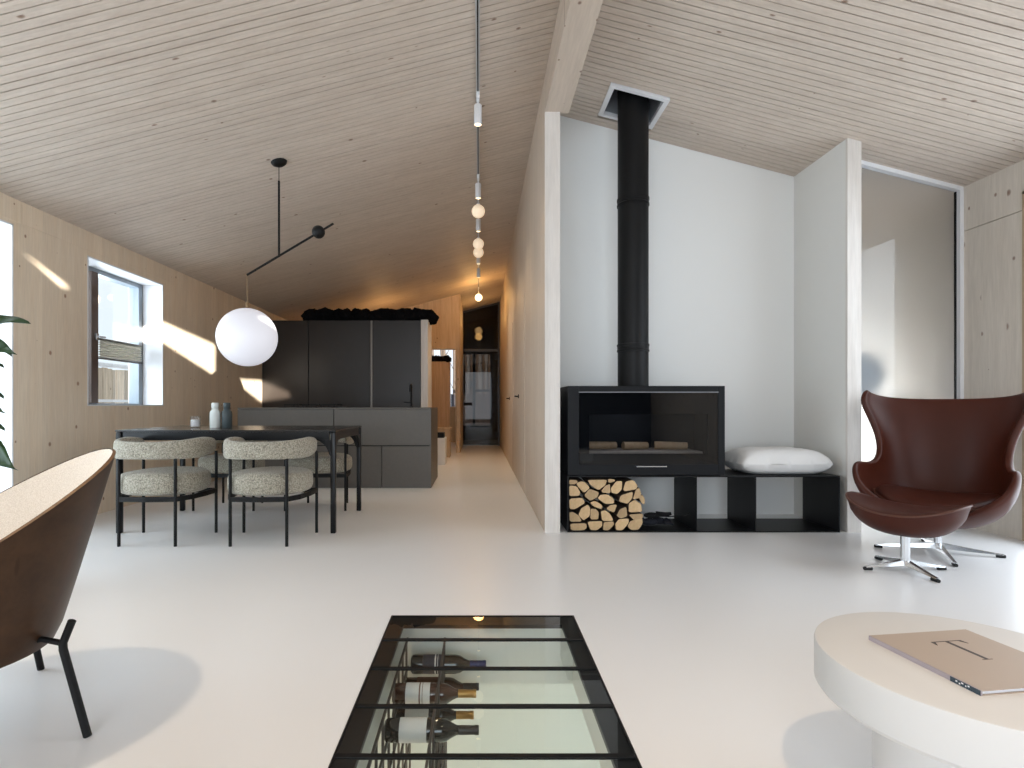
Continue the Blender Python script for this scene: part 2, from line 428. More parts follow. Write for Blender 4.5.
for zz in (1.36, 1.535):
    g = MB(); g.box(XL-.20, XL-.17, 5.08, 5.705, zz-.008, zz+.008, .003); g.build('rail', plain('blind_rail', (92, 92, 88), rough=.4), bl, world=True)

# exterior: snow and fence
gr = MB(); gr.box(-40, XL-.36, -20, 40, -.25, -.12); struct(gr.build('ground_snow', plain('snow', (240, 243, 250), rough=.9, var=.02)))
fe = thing('timber_fence', 'weathered vertical board fence outside the left wall window', 'fence', (-8, 12, 0))
g = MB(); rnd = random.Random(1)
for i in range(60):
    y = 8+i*.15; g.box(-8.02, -7.99+rnd.random()*.01, y, y+.135, -.12, 1.72+rnd.uniform(-.03, .03))
g.build('board_panel', wood('fence_boards', (235, 215, 190), (170, 152, 132), axis='z', cross='y', plank=.15, pv=.2, streak=1), fe, world=True)
g = MB(); g.box(-8.03, -7.96, 8, 17, 1.0, 1.06); g.build('rail', M['white_trim'], fe, world=True)
g = MB(); g.box(-8.06, -7.94, 8, 17, 1.76, 1.84, .02); g.build('snow_cap', M['white_trim'], fe, world=True)

# partition: wood on the corridor side, white in the niche
YF = 4.10
p = MB()
p.prism([(.482, 0, 0), (.54, 0, 0), (.54, 0, 3.42), (.482, 0, 3.40)], (0, 13-YF-.0, 0)); bmesh.ops.translate(p.bm, vec=(0, YF, 0), verts=p.bm.verts)
struct(p.build('wall_partition', M['partition']))
p = MB(); p.box(.54, .589, YF, 6.4, 0, 3.46); struct(p.build('wall_niche_left', M['white']))
p = MB(); p.box(.480, .591, YF-.022, YF, 0, 3.07, .002); struct(p.build('trim_4', M['pale_edge']))
p = MB(); p.box(.589, 2.70, 4.80, 4.90, 0, 3.5); struct(p.build('wall_niche_back', M['white']))
p = MB(); p.prism([(2.70, YF+.022, 0), (2.798, YF+.022, 0), (2.798, YF+.022, zr(2.798)+.02), (2.70, YF+.022, zr(2.70)+.02)], (0, 6.4-YF, 0))
struct(p.build('wall_niche_right', plain('warm_white_paint', (222, 221, 217), rough=.75, var=.01)))
p = MB(); p.prism([(2.698, YF, 0), (2.80, YF, 0), (2.80, YF, zr(2.80)), (2.698, YF, zr(2.698))], (0, .022, 0))
struct(p.build('trim_5', M['pale_edge']))

# flush doors in the partition
for k, (ya, yb, hy) in enumerate([(5.9, 6.85, 6.72), (7.95, 8.85, 8.72)]):
    d = MB(); d.box(.477, .484, ya, yb, .005, 2.12, .001)
    dr = struct(d.build('door_%d' % (k+1), M['partition']))
    h = MB(); h.tube([(.477, hy, 1.04), (.44, hy, 1.04), (.43, hy-.02, 1.04), (.43, hy-.14, 1.04)], .008); h.lathe([(0, 0), (.024, 0), (.024, .008), (0, .008)], (.477, hy, 1.04), M=Matrix.Rotation(-PI/2, 4, 'Y'))
    h.build('handle', M['stove_grey'], dr, smooth=True)

# right wall (solid; the daylight pane sits in it)
wr = MB()
RW = (1.3, 3.85, 0, 2.40)
wr.box(XR, XR+.3, Y0, RW[0], 0, 2.65); wr.box(XR, XR+.3, RW[1], 6.4, 0, 2.27)
wr.box(XR, XR+.3, RW[0], RW[1], RW[3], 2.65); wr.box(XR+.003, XR+.3, RW[1], 6.4, 2.276, 2.65)
struct(wr.build('wall_right', M['wall_right']))
wf = MB(); t = .02
wf.box(XR-.006, XR+.2, RW[1]-t, RW[1]+.0, 0, 2.4); wf.box(XR-.006, XR+.2, RW[0], RW[0]+t, 0, 2.4); wf.box(XR-.006, XR+.2, RW[0], RW[1], 2.38, 2.4)
w3 = struct(wf.build('window_3', plain('right_window_casing', (176, 150, 122), rough=.5)))
g = MB(); g.quad((XR+.18, RW[1]-t, 0), (XR+.18, RW[0]+t, 0), (XR+.18, RW[0]+t, 2.38), (XR+.18, RW[1]-t, 2.38)); g.build('pane', M['glass'], w3)
g = MB(); g.box(6.2, 6.4, -8, 6.4, -.2, 4.2); struct(g.build('wall_sun_block', M['white']))  # unseen slab added to block the sun at the right window
g = MB(); g.box(XR+.3, 6.2, -8, 6.4, -.25, -.12); struct(g.build('ground_right', M['white_trim']))

# unseen rear wall, with holes shaped to throw the sun patches
def back(px_pts):
    out = []
    for P in px_pts:
        P = Vector(P); t = (P.y-Y0)/SUN.y; out.append(P-SUN*t)
    return out
sunp = [
    [(-3.56, 5.78, 1.69), (-3.26, 5.78, 1.79), (-3.26, 6.9, 1.675), (-3.26, 6.9, 1.306), (-3.26, 5.78, 1.585), (-3.56, 5.78, 1.60)],
    [(-3.26, 7.42, 1.275), (-3.26, 8.38, 1.30), (-2.85, 8.38, 1.14), (-2.82, 8.38, 1.05), (-3.26, 8.38, .99)],
    [(-3.26, 4.02, 2.02), (-3.26, 4.42, 1.885), (-3.26, 4.42, 1.85), (-3.26, 4.36, 1.86)],
]
holes = [back(q) for q in sunp]
rb = bmesh.new()
outer = [Vector((XL-.4, Y0, -.3)), Vector((XR+.4, Y0, -.3)), Vector((XR+.4, Y0, 3.6)), Vector((XL-.4, Y0, 3.6))]
loops = [outer]+holes; edges = []
for L in loops:
    vs = [rb.verts.new(v) for v in L]
    for i in range(len(vs)): edges.append(rb.edges.new((vs[i], vs[(i+1) % len(vs)])))
bmesh.ops.triangle_fill(rb, use_beauty=True, use_dissolve=False, edges=edges, normal=(0, -1, 0))
def inside(p, L):
    c_ = False; n = len(L)
    for i in range(n):
        a, b = L[i], L[(i+1) % n]
        if (a.z > p.z) != (b.z > p.z) and p.x < (b.x-a.x)*(p.z-a.z)/(b.z-a.z)+a.x: c_ = not c_
    return c_
kill = [fc for fc in rb.faces if any(inside(fc.calc_center_median(), L) for L in holes)]
bmesh.ops.delete(rb, geom=kill, context='FACES_ONLY')
me = bpy.data.meshes.new('wall_rear'); rb.to_mesh(me); rb.free(); me.materials.append(plain('rear_wall_blue_grey', (78, 92, 104), rough=.6))  # blue grey puts a dusky outdoor reflection into the stove glass
o = bpy.data.objects.new('wall_rear', me); C.objects.link(o); struct(o)

# frosted screen beside the egg chair and the space behind it
YG = 4.32
fr = MB()
xg0, xg1 = 2.80, XR
fr.prism([(xg0, YG, zr(xg0)-.032), (xg1, YG, zr(xg1)-.032), (xg1, YG, zr(xg1)+.01), (xg0, YG, zr(xg0)+.01)], (0, .06, 0))
fr.prism([(xg1-.03, YG-.002, 0), (xg1, YG-.002, 0), (xg1, YG-.002, zr(xg1)-.031), (xg1-.03, YG-.002, zr(xg1-.03)-.031)], (0, .062, 0))
struct(fr.build('window_4', M['white_trim']))
mfg, t, b = mat('frosted_glass')
b.inputs['Base Color'].default_value = (.88, .89, .89, 1); setp(b, rough=.6, trans=1, coat=1, coatr=.0, ior=1.3)
g = MB(); g.prism([(xg0+.0, YG+.045, 0.0), (xg1-.03, YG+.045, 0.0), (xg1-.03, YG+.045, zr(xg1)-.02), (xg0, YG+.045, zr(xg0)-.02)], (0, .012, 0))
g.build('frosted_pane', mfg, bpy.data.objects['window_4'])
g = MB(); g.box(XR-.038, XR-.030, YG+.03, YG+.045, 0, 2.59); g.build('shadow_strip', M['black_matte'], bpy.data.objects['window_4'])  # dark strip standing in for the thin shadow inside the frame
g = MB(); g.box(2.70, XR+.3, 6.3, 6.4, 0, 3.3); struct(g.build('wall_room_behind', M['white']))
lamp('screen_fill', 'AREA', (3.3, 6.2, .6), 34, (.9, .95, 1), aim=(0, -1, .0), shape='RECTANGLE', size=.9, size_y=1.1)  # unseen lamp added low behind the pane to brighten its lower part
bo = MB(); bo.sphere((0, 0, .18), .18, sc=(1, 1, 1)); bo.box(-.1, .1, -.1, .1, 0, .02)
tag(bo.build('floor_ball', plain('pale_blue', (110, 150, 190), rough=.6), smooth=True, loc=(3.12, 4.62, 1.0)), 'blurred pale blue round object behind the frosted glass screen', 'ball')
sh = MB(); sh.box(2.82, 3.6, 4.5, 4.8, .94, .98, .004); sh.box(2.84, 2.88, 4.5, 4.8, 0, .94); sh.box(3.54, 3.58, 4.5, 4.8, 0, .94); sh.box(2.84, 3.58, 4.5, 4.8, .4, .43)
tag(sh.build('console_shelf', M['white_trim']), 'white console shelf standing behind the frosted glass screen', 'shelf')

# ------------------------------------------------------------------ far end of the house
# wall with the doorway left of the corridor
YB = 11.0
b = MB()
def gwall(mb, xa, xb, y, z0, th=.12):
    mb.prism([(xa, y, z0), (xb, y, z0), (xb, y, zl(xb)+.02), (xa, y, zl(xa)+.02)], (0, th, 0))
gwall(b, XL, -1.35, YB, 0); gwall(b, -1.35, -.45, YB, 2.04); gwall(b, -.45, -.37, YB, 0)
struct(b.build('wall_back', M['wall_wood_x']))
b = MB(); b.prism([(-.37, 11.12, 0), (-.37, 13.05, 0), (-.37, 13.05, zl(-.37)+.02), (-.37, 11.12, zl(-.37)+.02)], (-.08, 0, 0))
struct(b.build('wall_corridor', M['wall_wood']))
# end screen: dark glass door and transom
YD = 13.0
DF = plain('dark_bronze_frame', (40, 34, 30), rough=.4)
b = MB(); b.box(-.44, -.40, YD, YD+.06, 0, 3.1); b.box(.445, .482, YD, YD+.06, 0, 3.3); b.box(-.44, .482, YD, YD+.06, 2.19, 2.24)
b.prism([(-.44, YD, zl(-.44)-.04), (.482, YD, zl(.482)-.04), (.482, YD, zl(.482)+.01), (-.44, YD, zl(-.44)+.01)], (0, .06, 0))
d3 = struct(b.build('door_3', DF))
b = MB(); b.box(-.40, .445, YD+.03, YD+.04, .01, 2.19); b.build('glass_leaf', M['dark_glass'], d3)
b = MB(); b.prism([(-.40, YD+.03, 2.24), (.445, YD+.03, 2.24), (.445, YD+.03, zl(.445)-.04), (-.40, YD+.03, zl(-.40)-.04)], (0, .01, 0)); b.build('transom_pane', M['dark_glass'], d3)
b = MB(); b.box(-.36, -.16, YD-.03, YD+.03, .93, 1.0, .005); b.build('handle', M['black_matte'], d3)
for z in (.18, 2.0):
    b = MB(); b.box(.37, .445, YD-.015, YD+.03, z, z+.14, .004); b.build('hinge', M['black_matte'], d3)
# lobby beyond; its glazing is built to imitate a reflection in the door
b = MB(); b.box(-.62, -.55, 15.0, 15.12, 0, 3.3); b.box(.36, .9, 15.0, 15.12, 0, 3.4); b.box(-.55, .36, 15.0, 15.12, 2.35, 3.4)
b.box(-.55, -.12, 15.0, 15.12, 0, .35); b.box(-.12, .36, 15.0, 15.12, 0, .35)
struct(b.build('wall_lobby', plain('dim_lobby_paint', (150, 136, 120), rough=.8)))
b = MB()
for (xa, xb, za, zb) in [(-.55, -.50, .35, 2.35), (-.17, -.10, .35, 2.35), (.30, .36, .35, 2.35), (-.55, .36, 2.30, 2.35), (-.12, .36, 1.30, 1.36), (-.55, .36, .35, .40)]:
    b.box(xa, xb, 15.0, 15.06, za, zb)
w5 = struct(b.build('window_reflected', DF)); b = MB(); b.box(-.5, .3, 15.03, 15.036, .4, 2.3); b.build('pane', M['glass'], w5)  # window added to imitate the one reflected in the dark door glass
b = MB(); b.box(-.55, -.45, 13.06, 15.0, 0, 3.2); struct(b.build('wall_lobby_left', M['wall_wood']))
b = MB(); b.box(.482, .589, 13.0, 15.0, 0, 3.4); struct(b.build('wall_lobby_right', M['wall_wood']))
# fence, birch trunks and snow added to imitate the door glass reflection
b = MB(); b.box(-6, 6, 15.12, 34, -.2, -.1); struct(b.build('ground_back', bpy.data.materials['snow']))
b = MB()
for i in range(60): b.box(-4.5+i*.15, -4.5+i*.15+.14, 21, 21.03, -.1, 1.35+random.uniform(0, .02))
tag(b.build('reflected_fence', plain('shaded_fence_grey', (52, 50, 56), rough=.8)), 'grey board fence imitating a reflection in the dark glass door', 'fence')  # shade is put into the dark board colour
rnd = random.Random(9)
for i in range(14):
    x = -1.9+i*.26; y = 23+(i%2)*2+rnd.uniform(0, .5)
    t_ = MB(); t_.tube([(0, 0, -.2), (rnd.uniform(-.05, .05), 0, 2.4), (rnd.uniform(-.15, .15), 0, 5)], [.09, .075, .05], n=8)
    for k in range(5):
        z = 1.6+k*.45; s = rnd.choice([-1, 1]); t_.tube([(0, 0, z), (s*.10, .05, z+.2), (s*.2, .1, z+.4)], [.022, .014, .006], n=5)
    tag(t_.build('tree', plain('tree_bark_%d' % i, (70, 60, 52), rough=.9, var=.3, scale=12), loc=(x, y, 0)), 'slim bare tree imitating a reflection in the far dark glass door', 'tree', 'bare trees imitating a door reflection')

# room seen through the doorway
b = MB(); b.box(-1.35, -.66, 12.6, 13.0, 0, 1.92)
tag(b.build('tall_wardrobe', M['wall_wood_x']), 'honey coloured wooden wardrobe seen through the far doorway', 'wardrobe')
b = MB(); b.box(-1.6, -.52, 14.2, 14.3, 0, .9); b.box(-1.6, -.52, 14.2, 14.3, 2.35, 3.1); struct(b.build('wall_far_room', M['wall_wood_x']))
def moss(name, x0, x1, y0, y1, z, h, n, seed, label):
    rnd = random.Random(seed); g = MB()
    for i in range(n):
        x = x0+(x1-x0)*i/(n-1)+rnd.uniform(-.02, .02); y = rnd.uniform(y0, y1); r = rnd.uniform(.25, .8)*h*.5
        b_ = bmesh.new(); bmesh.ops.create_icosphere(b_, subdivisions=2, radius=r)
        for v in b_.verts: v.co *= 1+.6*noise.noise(v.co*30+Vector((i, 0, 0)))
        zz = z+r*.75+rnd.uniform(0, max(0, h-2*r))*.6
        g.merge(b_, Matrix.Translation((x, y, zz)))
    return tag(g.build(name, M['moss']), label, 'moss')
moss('moss_garland', -1.33, -.68, 12.6, 12.85, 1.92, .18, 120, 4, 'black moss garland along the top of the wardrobe in the far room')

# low white cabinet and stool by the doorway
t1 = thing('shoe_cabinet', 'small low white cabinet with black drawer front past the kitchen island', 'cabinet', (-.62, 9.0, 0))
b = MB(); b.box(-.72, -.53, 8.75, 9.15, 0, .42, .006); b.build('body', M['white_trim'], t1, world=True)
b = MB(); b.box(-.72, -.55, 8.80, 9.1, .42, .5, .006); b.build('tray', M['black_matte'], t1, world=True)
t1 = thing('wooden_box', 'honey coloured wooden crate chest in front of the far doorway', 'chest', (-.62, 10.2, 0))
b = MB(); b.box(-.80, -.52, 10.0, 10.4, 0, .50, .006); b.build('body', M['wall_wood_x'], t1, world=True)
b = MB(); b.box(-.82, -.50, 9.98, 10.42, .50, .53, .004); b.build('lid', M['wall_wood_x'], t1, world=True)

# ------------------------------------------------------------------ kitchen
YC = 8.4
tc_ = thing('tall_kitchen_cabinet', 'wall of tall dark smoked kitchen cabinets behind the grey island', 'cabinet', (-2.0, YC, 0))
b = MB(); b.box(XL+.005, -.875, YC+.025, 9.05, 0, 2.20); b.build('body', M['cab'], tc_, world=True)
for (xa, xb) in [(XL+.008, -2.565), (-2.55, -1.632), (-1.598, -.878)]:
    b = MB(); b.box(xa, xb, YC, YC+.022, .08, 2.205, .002); b.build('door', M['cab'], tc_, world=True)
b = MB(); b.box(-1.628, -1.602, YC+.004, YC+.024, .08, 2.205, .002); b.build('handle_profile', plain('bronze_profile', (120, 112, 104), rough=.3, metal=.6), tc_, world=True)
b = MB(); b.box(-.87, -.765, YC-.01, 9.05, 0, 2.215, .002); b.build('side_panel', M['pale_edge'], tc_, world=True, label='pale timber end panel')
moss('moss_garland', -2.62, -.70, YC+.06, YC+.45, 2.21, .25, 420, 2, 'black moss garland along the top of the tall kitchen cabinets')

YI0, YI1 = 6.31, 7.30
ti = thing('kitchen_island', 'long grey stone kitchen island behind the dining table', 'kitchen island', (-1.6, 6.8, 0))
b = MB(); b.box(-2.70, -.56, YI0+.02, YI1-.02, 0, .88); b.build('body', M['black_matte'], ti, world=True)
b = MB(); b.box(-2.72, -.54, YI0, YI1, .887, .905, .002); b.build('worktop', M['stone'], ti, world=True)
for (xa, xb, za, zb) in [(-2.72, -1.640, .482, .884), (-1.632, -.54, .482, .884), (-2.72, -1.1, .0, .470), (-1.092, -.54, .0, .470)]:
    b = MB(); b.box(xa, xb, YI0, YI0+.02, za, zb, .001); b.build('drawer', M['stone'], ti, world=True)
for xa in (-.56, -2.72):
    b = MB(); b.box(xa, xa+.02, YI0+.02, YI1, 0, .887, .001); b.build('side_panel', M['stone'], ti, world=True)
tf = thing('kitchen_tap', 'slim black kitchen tap standing on the grey island', 'tap', (-.84, 6.95, .905))
b = MB(); b.tube([(0, 0, 0), (0, 0, .2), (0, -.005, .26), (.0, -.03, .285), (0, -.06, .285), (0, -.085, .27), (0, -.09, .23)], .013); b.lathe([(0, 0), (.026, 0), (.026, .012), (.013, .016)], n=20); b.build('spout', M['black_matte'], tf, smooth=True)
b = MB(); b.tube([(0, 0, .06), (-.05, 0, .062), (-.09, 0, .066)], .008); b.build('lever', M['black_matte'], tf, smooth=True)
b = MB(); b.tube([(0, -.09, .235), (0, -.092, .19)], .017); b.build('spray_head', M['black_matte'], tf, smooth=True)
th_ = thing('hob', 'black hob with low grates on the left of the grey island', 'hob', (-2.05, 6.95, .905))
b = MB(); b.box(-.36, .36, -.22, .22, 0, .006, .002); b.build('plate', M['black_gloss'], th_)
for cx in (-.22, 0, .22):
    b = MB()
    for k in range(4):
        a = k*PI/2+PI/4; b.box(-.004, .004, .02, .1, .03, .038); 
    for dx in (-.08, 0, .08): b.box(cx+dx-.005, cx+dx+.005, -.18, .18, .03, .042)
    for dy in (-.17, 0, .17): b.box(cx-.09, cx+.09, dy-.005, dy+.005, .03, .042)
    for dx in (-.08, .08):
        for dy in (-.17, .17): b.box(cx+dx-.005, cx+dx+.005, dy-.005, dy+.005, .004, .03)
    b.build('grate', M['black_matte'], th_)

# ------------------------------------------------------------------ dining table and chairs
TX0, TX1, TY0, TY1, TZ = -2.64, -1.04, 4.06, 4.97, .752
tt = thing('dining_table', 'long black dining table with thin top and curved leg joints', 'table', ((TX0+TX1)/2, (TY0+TY1)/2, 0))
b = MB(); b.box(TX0, TX1, TY0, TY1, TZ-.012, TZ, .003); b.build('tabletop', M['table_top'], tt, world=True)
b = MB()
b.box(TX0+.05, TX1-.05, TY0+.012, TY0+.032, TZ-.075, TZ-.013); b.box(TX0+.05, TX1-.05, TY1-.032, TY1-.012, TZ-.075, TZ-.013)
b.box(TX0+.012, TX0+.032, TY0+.05, TY1-.05, TZ-.075, TZ-.013); b.box(TX1-.032, TX1-.012, TY0+.05, TY1-.05, TZ-.075, TZ-.013)
b.build('apron', M['black_gloss'], tt, world=True)
def tleg(x, y, sx, sy):
    m_ = MB(); rr = .019
    m_.box(x-rr, x+rr, y-rr, y+rr, 0, TZ-.014, .008, 3)
    # curved brackets towards both aprons
    for (dx, dy) in ((sx, 0), (0, sy)):
        pts = [(0, .0), (.10, 0), (.075, -.012), (.045, -.035), (.025, -.065), (.015, -.10), (0, -.12)]
        if dx: m_.prism([(x+dx*(rr-.002+u), y-.012, TZ-.073+v) for (u, v) in pts], (0, .024, 0))
        else: m_.prism([(x-.012, y+dy*(rr-.002+u), TZ-.073+v) for (u, v) in pts], (.024, 0, 0))
    return m_
for (x, y, sx, sy) in [(TX0+.021, TY0+.021, 1, 1), (TX1-.021, TY0+.021, -1, 1), (TX0+.021, TY1-.021, 1, -1), (TX1-.021, TY1-.021, -1, -1)]:
    tleg(x, y, sx, sy).build('leg', M['black_gloss'], tt, world=True, smooth=30)

def sweep_section(path, sec):
    """path: list of (pos, outward normal); sec(i) -> list of (n, z) offsets"""
    P = []
    for i, (p_, nrm) in enumerate(path):
        P.append([p_+nrm*a+Vector((0, 0, c)) for (a, c) in sec(i)])
    return P
def rsec(w, h, n=20, e=3.2):
    out = []
    for k in range(n):
        a = 2*PI*k/n; ca, sa = math.cos(a), math.sin(a)
        out.append((w/2*math.copysign(abs(ca)**(2/e), ca), h/2*math.copysign(abs(sa)**(2/e), sa)))
    return out
def make_dining(label, group):
    # faces +Y (table side); local origin under seat centre
    t = thing('dining_chair', label, 'chair', (0, 0, 0), 0, group)
    # seat cushion: D-shaped pad
    g = MB(); rings = []
    nz = 9
    for i in range(nz+1):
        v = i/nz; z = .325+.155*v
        k = (1-abs(2*v-1)**3.2)**.5 if 0 < v < 1 else 0
        inset = .045*(1-k)
        row = []
        for j in range(48):
            a = 2*PI*j/48; ca, sa = math.cos(a), math.sin(a)
            w_ = .277-inset; e = 2.7
            x = w_*math.copysign(abs(ca)**(2/e), ca); y = (.25-inset)*math.copysign(abs(sa)**(2/e), sa)
            if y < 0: x *= 1-.20*(abs(y)/.25)**2
            row.append(Vector((x, y+.01, z+.012*(1-(x/.26)**2)*(v > .5))))
        rings.append(row)
    V = g.grid(rings, closev=True); g.bm.faces.new(V[0][::-1]); g.bm.faces.new(V[-1])
    g.build('seat', M['boucle'], t, smooth='all', sub=1)
    # back band
    path = []
    pts = []
    hw, yb_ = .262, -.235
    for s in [i/40 for i in range(41)]:
        a = PI*(1.0+s) # from left (-x) through back to right
        ca, sa = math.cos(a), math.sin(a); e = 2.6
        x = hw*math.copysign(abs(ca)**(2/e), ca); y = .02+(.265)*math.copysign(abs(sa)**(2/e), sa)
        pts.append(Vector((x, y, .635)))
    pts = [Vector((-hw+.002, .20, .635)), Vector((-hw, .12, .635))]+pts+[Vector((hw, .12, .635)), Vector((hw-.002, .20, .635))]
    for i, p_ in enumerate(pts):
        a_ = pts[max(i-1, 0)]; c_ = pts[min(i+1, len(pts)-1)]; tn = (c_-a_).normalized()
        path.append((p_, Vector((tn.y, -tn.x, 0))))
    n = len(path)
    def sec(i):
        s = i/(n-1); endk = min(1, min(i, n-1-i)/2.0); k = .55+.45*endk**.5
        hz = (.128+.012*math.cos(s*2*PI))*k
        lift = .010*abs(2*s-1)**2
        return [(q[0], q[1]+lift) for q in rsec(.058*k, hz, 20, 3)]
    g = MB(); P = sweep_section(path, sec); V = g.grid(P, closev=True); g.bm.faces.new(V[0][::-1]); g.bm.faces.new(V[-1])
    g.build('backrest', M['boucle'], t, smooth='all', sub=1)
    # frame ring and legs
    legs = [(-.1865, -.205), (.1865, -.205), (-.266, .20), (.266, .20)]
    g = MB(); fp = []
    for (x, y) in [(-.266, .20), (-.262, .05), (-.24, -.10), (-.1865, -.205), (0, -.222), (.1865, -.205), (.24, -.10), (.262, .05), (.266, .20)]: fp.append(Vector((x, y, .311)))
    P = []
    for i, p_ in enumerate(fp):
        tn = (fp[min(i+1, 8)]-fp[max(i-1, 0)]).normalized(); nn = Vector((tn.y, -tn.x, 0))
        P.append([p_+nn*a+Vector((0, 0, c)) for (a, c) in [(-.008, -.016), (.008, -.016), (.008, .016), (-.008, .016)]])
    V = g.grid(P, closev=True); g.bm.faces.new(V[0][::-1]); g.bm.faces.new(V[-1])
    g.box(-.26, .26, .19, .206, .295, .327)
    g.build('seat_frame', M['black_matte'], t)
    for (x, y) in legs:
        g = MB(); g.tube([(x, y, 0), (x, y, .30), (x, y, .60)], .0105, n=14); g.build('leg', M['black_matte'], t, smooth=True)
    return t
GRP = 'grey boucle dining chairs round the black table'
ch = make_dining('grey boucle dining chair on the near side of the table, left one', GRP)
ch.location = (-2.19, 3.90, 0)
dup(ch, (-1.455, 3.90, 0), 0, 'grey boucle dining chair on the near side of the table, right one', GRP)
dup(ch, (-2.255, 5.14, 0), PI, 'grey boucle dining chair on the kitchen side of the table, left one', GRP)
dup(ch, (-1.445, 5.14, 0), PI, 'grey boucle dining chair on the kitchen side of the table, right one', GRP)

# things on the table
def mill(name, lab, m_, x, y):
    t = thing(name, lab, 'grinder', (x, y, TZ))
    g = MB(); g.lathe([(0, 0), (.038, 0), (.040, .004), (.040, .115), (.037, .13), (.026, .142), (.0255, .150), (0, .150)], n=36); g.build('body', m_, t, smooth=True)
    g = MB(); g.lathe([(0, .150), (.024, .150), (.0265, .153), (.0265, .195), (.023, .200), (0, .200)], n=36); g.build('cap', m_, t, smooth=True)
    return t
mill('pepper_mill', 'white round shouldered mill standing on the dining table', plain('white_mill', (214, 218, 214), rough=.5), -2.12, 4.50)
mill('pepper_mill', 'dark grey round shouldered mill on the dining table beside the white one', plain('dark_mill', (56, 66, 68), rough=.5), -2.035, 4.52)
t = thing('candle_holder', 'small white candle in clear glass holder at the table', 'candle', (-2.29, 4.52, TZ))
g = MB(); g.lathe([(0, 0), (.038, 0), (.04, .005), (.04, .09), (.037, .09), (.036, .008), (0, .006)], n=30); g.build('glass_cup', thin_glass('cup_glass', (.95, .95, .95)), t, smooth=True)
g = MB(); g.lathe([(0, .008), (.034, .008), (.034, .06), (.03, .064), (0, .062)], n=30); g.build('candle', M['white_trim'], t, smooth=True)

# ------------------------------------------------------------------ pendant over the table
YP = 4.34; S = 560/YP
def W(px, py, y=YP): return Vector(((px-479)*y/560, y, .93+(405.5-py)*y/560))
cpos = W(279, 162)
tp = thing('pendant_lamp', 'black balance arm pendant lamp with big white opal globe over the dining table', 'lamp', cpos)
g = MB(); g.lathe([(0, -.03), (.03, -.03), (.055, -.015), (.062, .0), (.055, .008), (0, .012)], cpos, n=36, M=Matrix.Rotation(-math.atan(.2566), 4, 'Y')); g.build('ceiling_rose', M['black_matte'], tp, world=True, smooth=True)
j = W(279, 256.3)
g = MB(); g.tube([cpos+Vector((0, 0, -.02)), Vector((cpos.x, YP, W(279, 181).z))], .0035, n=8); g.tube([Vector((cpos.x, YP, W(279, 181).z)), Vector((cpos.x, YP, j.z))], .0085, n=12); g.build('stem', M['black_matte'], tp, world=True, smooth=True)
g = MB(); g.tube([W(247, 275), W(333.5, 223.5)], .0085, n=12); g.build('arm', M['black_matte'], tp, world=True, smooth=True)
g = MB(); g.sphere(W(318.5, 232), .05, sc=(1, 1, 1)); g.build('counterweight', M['black_matte'], tp, world=True, smooth='all')
gc = W(247.3, 337.3)
g = MB(); g.tube([W(247, 275), Vector((gc.x, YP, gc.z+.22))], .003, n=8); g.tube([Vector((gc.x, YP, gc.z+.225)), Vector((gc.x, YP, gc.z+.27))], .012, n=12); g.build('cord', plain('brass_cord', (130, 105, 75), rough=.4, metal=.4), tp, world=True)
g = MB(); g.sphere(gc, .224, n=64); g.build('globe', M['opal'], tp, world=True, smooth='all', label='white opal glass globe')

# ------------------------------------------------------------------ track lights
XT = -.008
tk = MB(); zt_ = zl(XT)
tk.box(XT-.0125, XT+.0125, .3, 12.4, zt_-.022, zt_+.004, .002)
trk = tag(tk.build('track_rail', plain('rail_grey', (172, 172, 172), rough=.4)), 'grey ceiling track running from above the camera to the corridor', 'track')
g = MB(); g.box(XT-.004, XT+.004, .3, 12.4, zt_-.0235, zt_-.0215); g.build('slot', M['black_matte'], trk)
def spot(y, lab, e=6, on=True):
    t = thing('track_spotlight', lab, 'spotlight', (XT, y, zt_-.022), 0, 'white cylinder spotlights on the ceiling track')
    g = MB(); g.box(-.012, .012, -.03, .03, -.045, 0, .003); g.tube([(0, 0, -.04), (0, 0, -.085)], .006); g.build('adapter', M['white_trim'], t, smooth=True)
    g = MB(); g.lathe([(0, -.085), (.026, -.085), (.028, -.088), (.028, -.225), (.025, -.228), (.024, -.22), (0, -.218)], n=28); g.build('lamp_body', M['white_trim'], t, smooth=True)
    g = MB(); g.lathe([(0, -.222), (.0235, -.222), (.0235, -.226), (0, -.226)], n=24); g.build('lens', M['lens'], t)
    lamp('spot_beam', 'SPOT', (XT, y, zt_-.26), e*4.8, (1, .78, .54), aim=(0, 0, -1), spot_size=R(110), spot_blend=.9, shadow_soft_size=.03)
    return t
def small_globe(y, lab, m_, r=.07, drop=.2):
    t = thing('globe_lamp', lab, 'lamp', (XT, y, zt_-.022), 0, 'small opal globes on the ceiling track')
    g = MB(); g.box(-.012, .012, -.03, .03, -.03, 0, .003); g.tube([(0, 0, -.03), (0, 0, -drop+r*.9)], .006); g.lathe([(.02, -drop+r*.93), (.02, -drop+r*1.15), (.006, -drop+r*1.3)], n=20); g.build('stem', M['white_trim'], t, smooth=True)
    g = MB(); g.sphere((0, 0, -drop), r); g.build('globe', m_, t, smooth='all')
    return t
spot(4.06, 'white cylinder spotlight on the track, nearest and highest in view', e=3)
spot(5.50, 'white cylinder spotlight just above the largest small globe lamp', e=5)
spot(6.55, 'white cylinder spotlight just below the largest small globe lamp', e=5)
spot(8.05, 'white cylinder spotlight just below the pair of touching globes', e=8)
spot(8.9, 'white cylinder spotlight farthest down the track before the corridor', e=10)
small_globe(5.95, 'largest small opal globe on the track, above the touching pair', M['opal_warm'])
small_globe(7.15, 'upper globe of the touching pair on the track', M['opal_warm'])
small_globe(7.55, 'lower globe of the touching pair on the track', M['opal_warm'])
small_globe(10.7, 'bright glowing small globe at the far end of the track', M['opal_hot'])
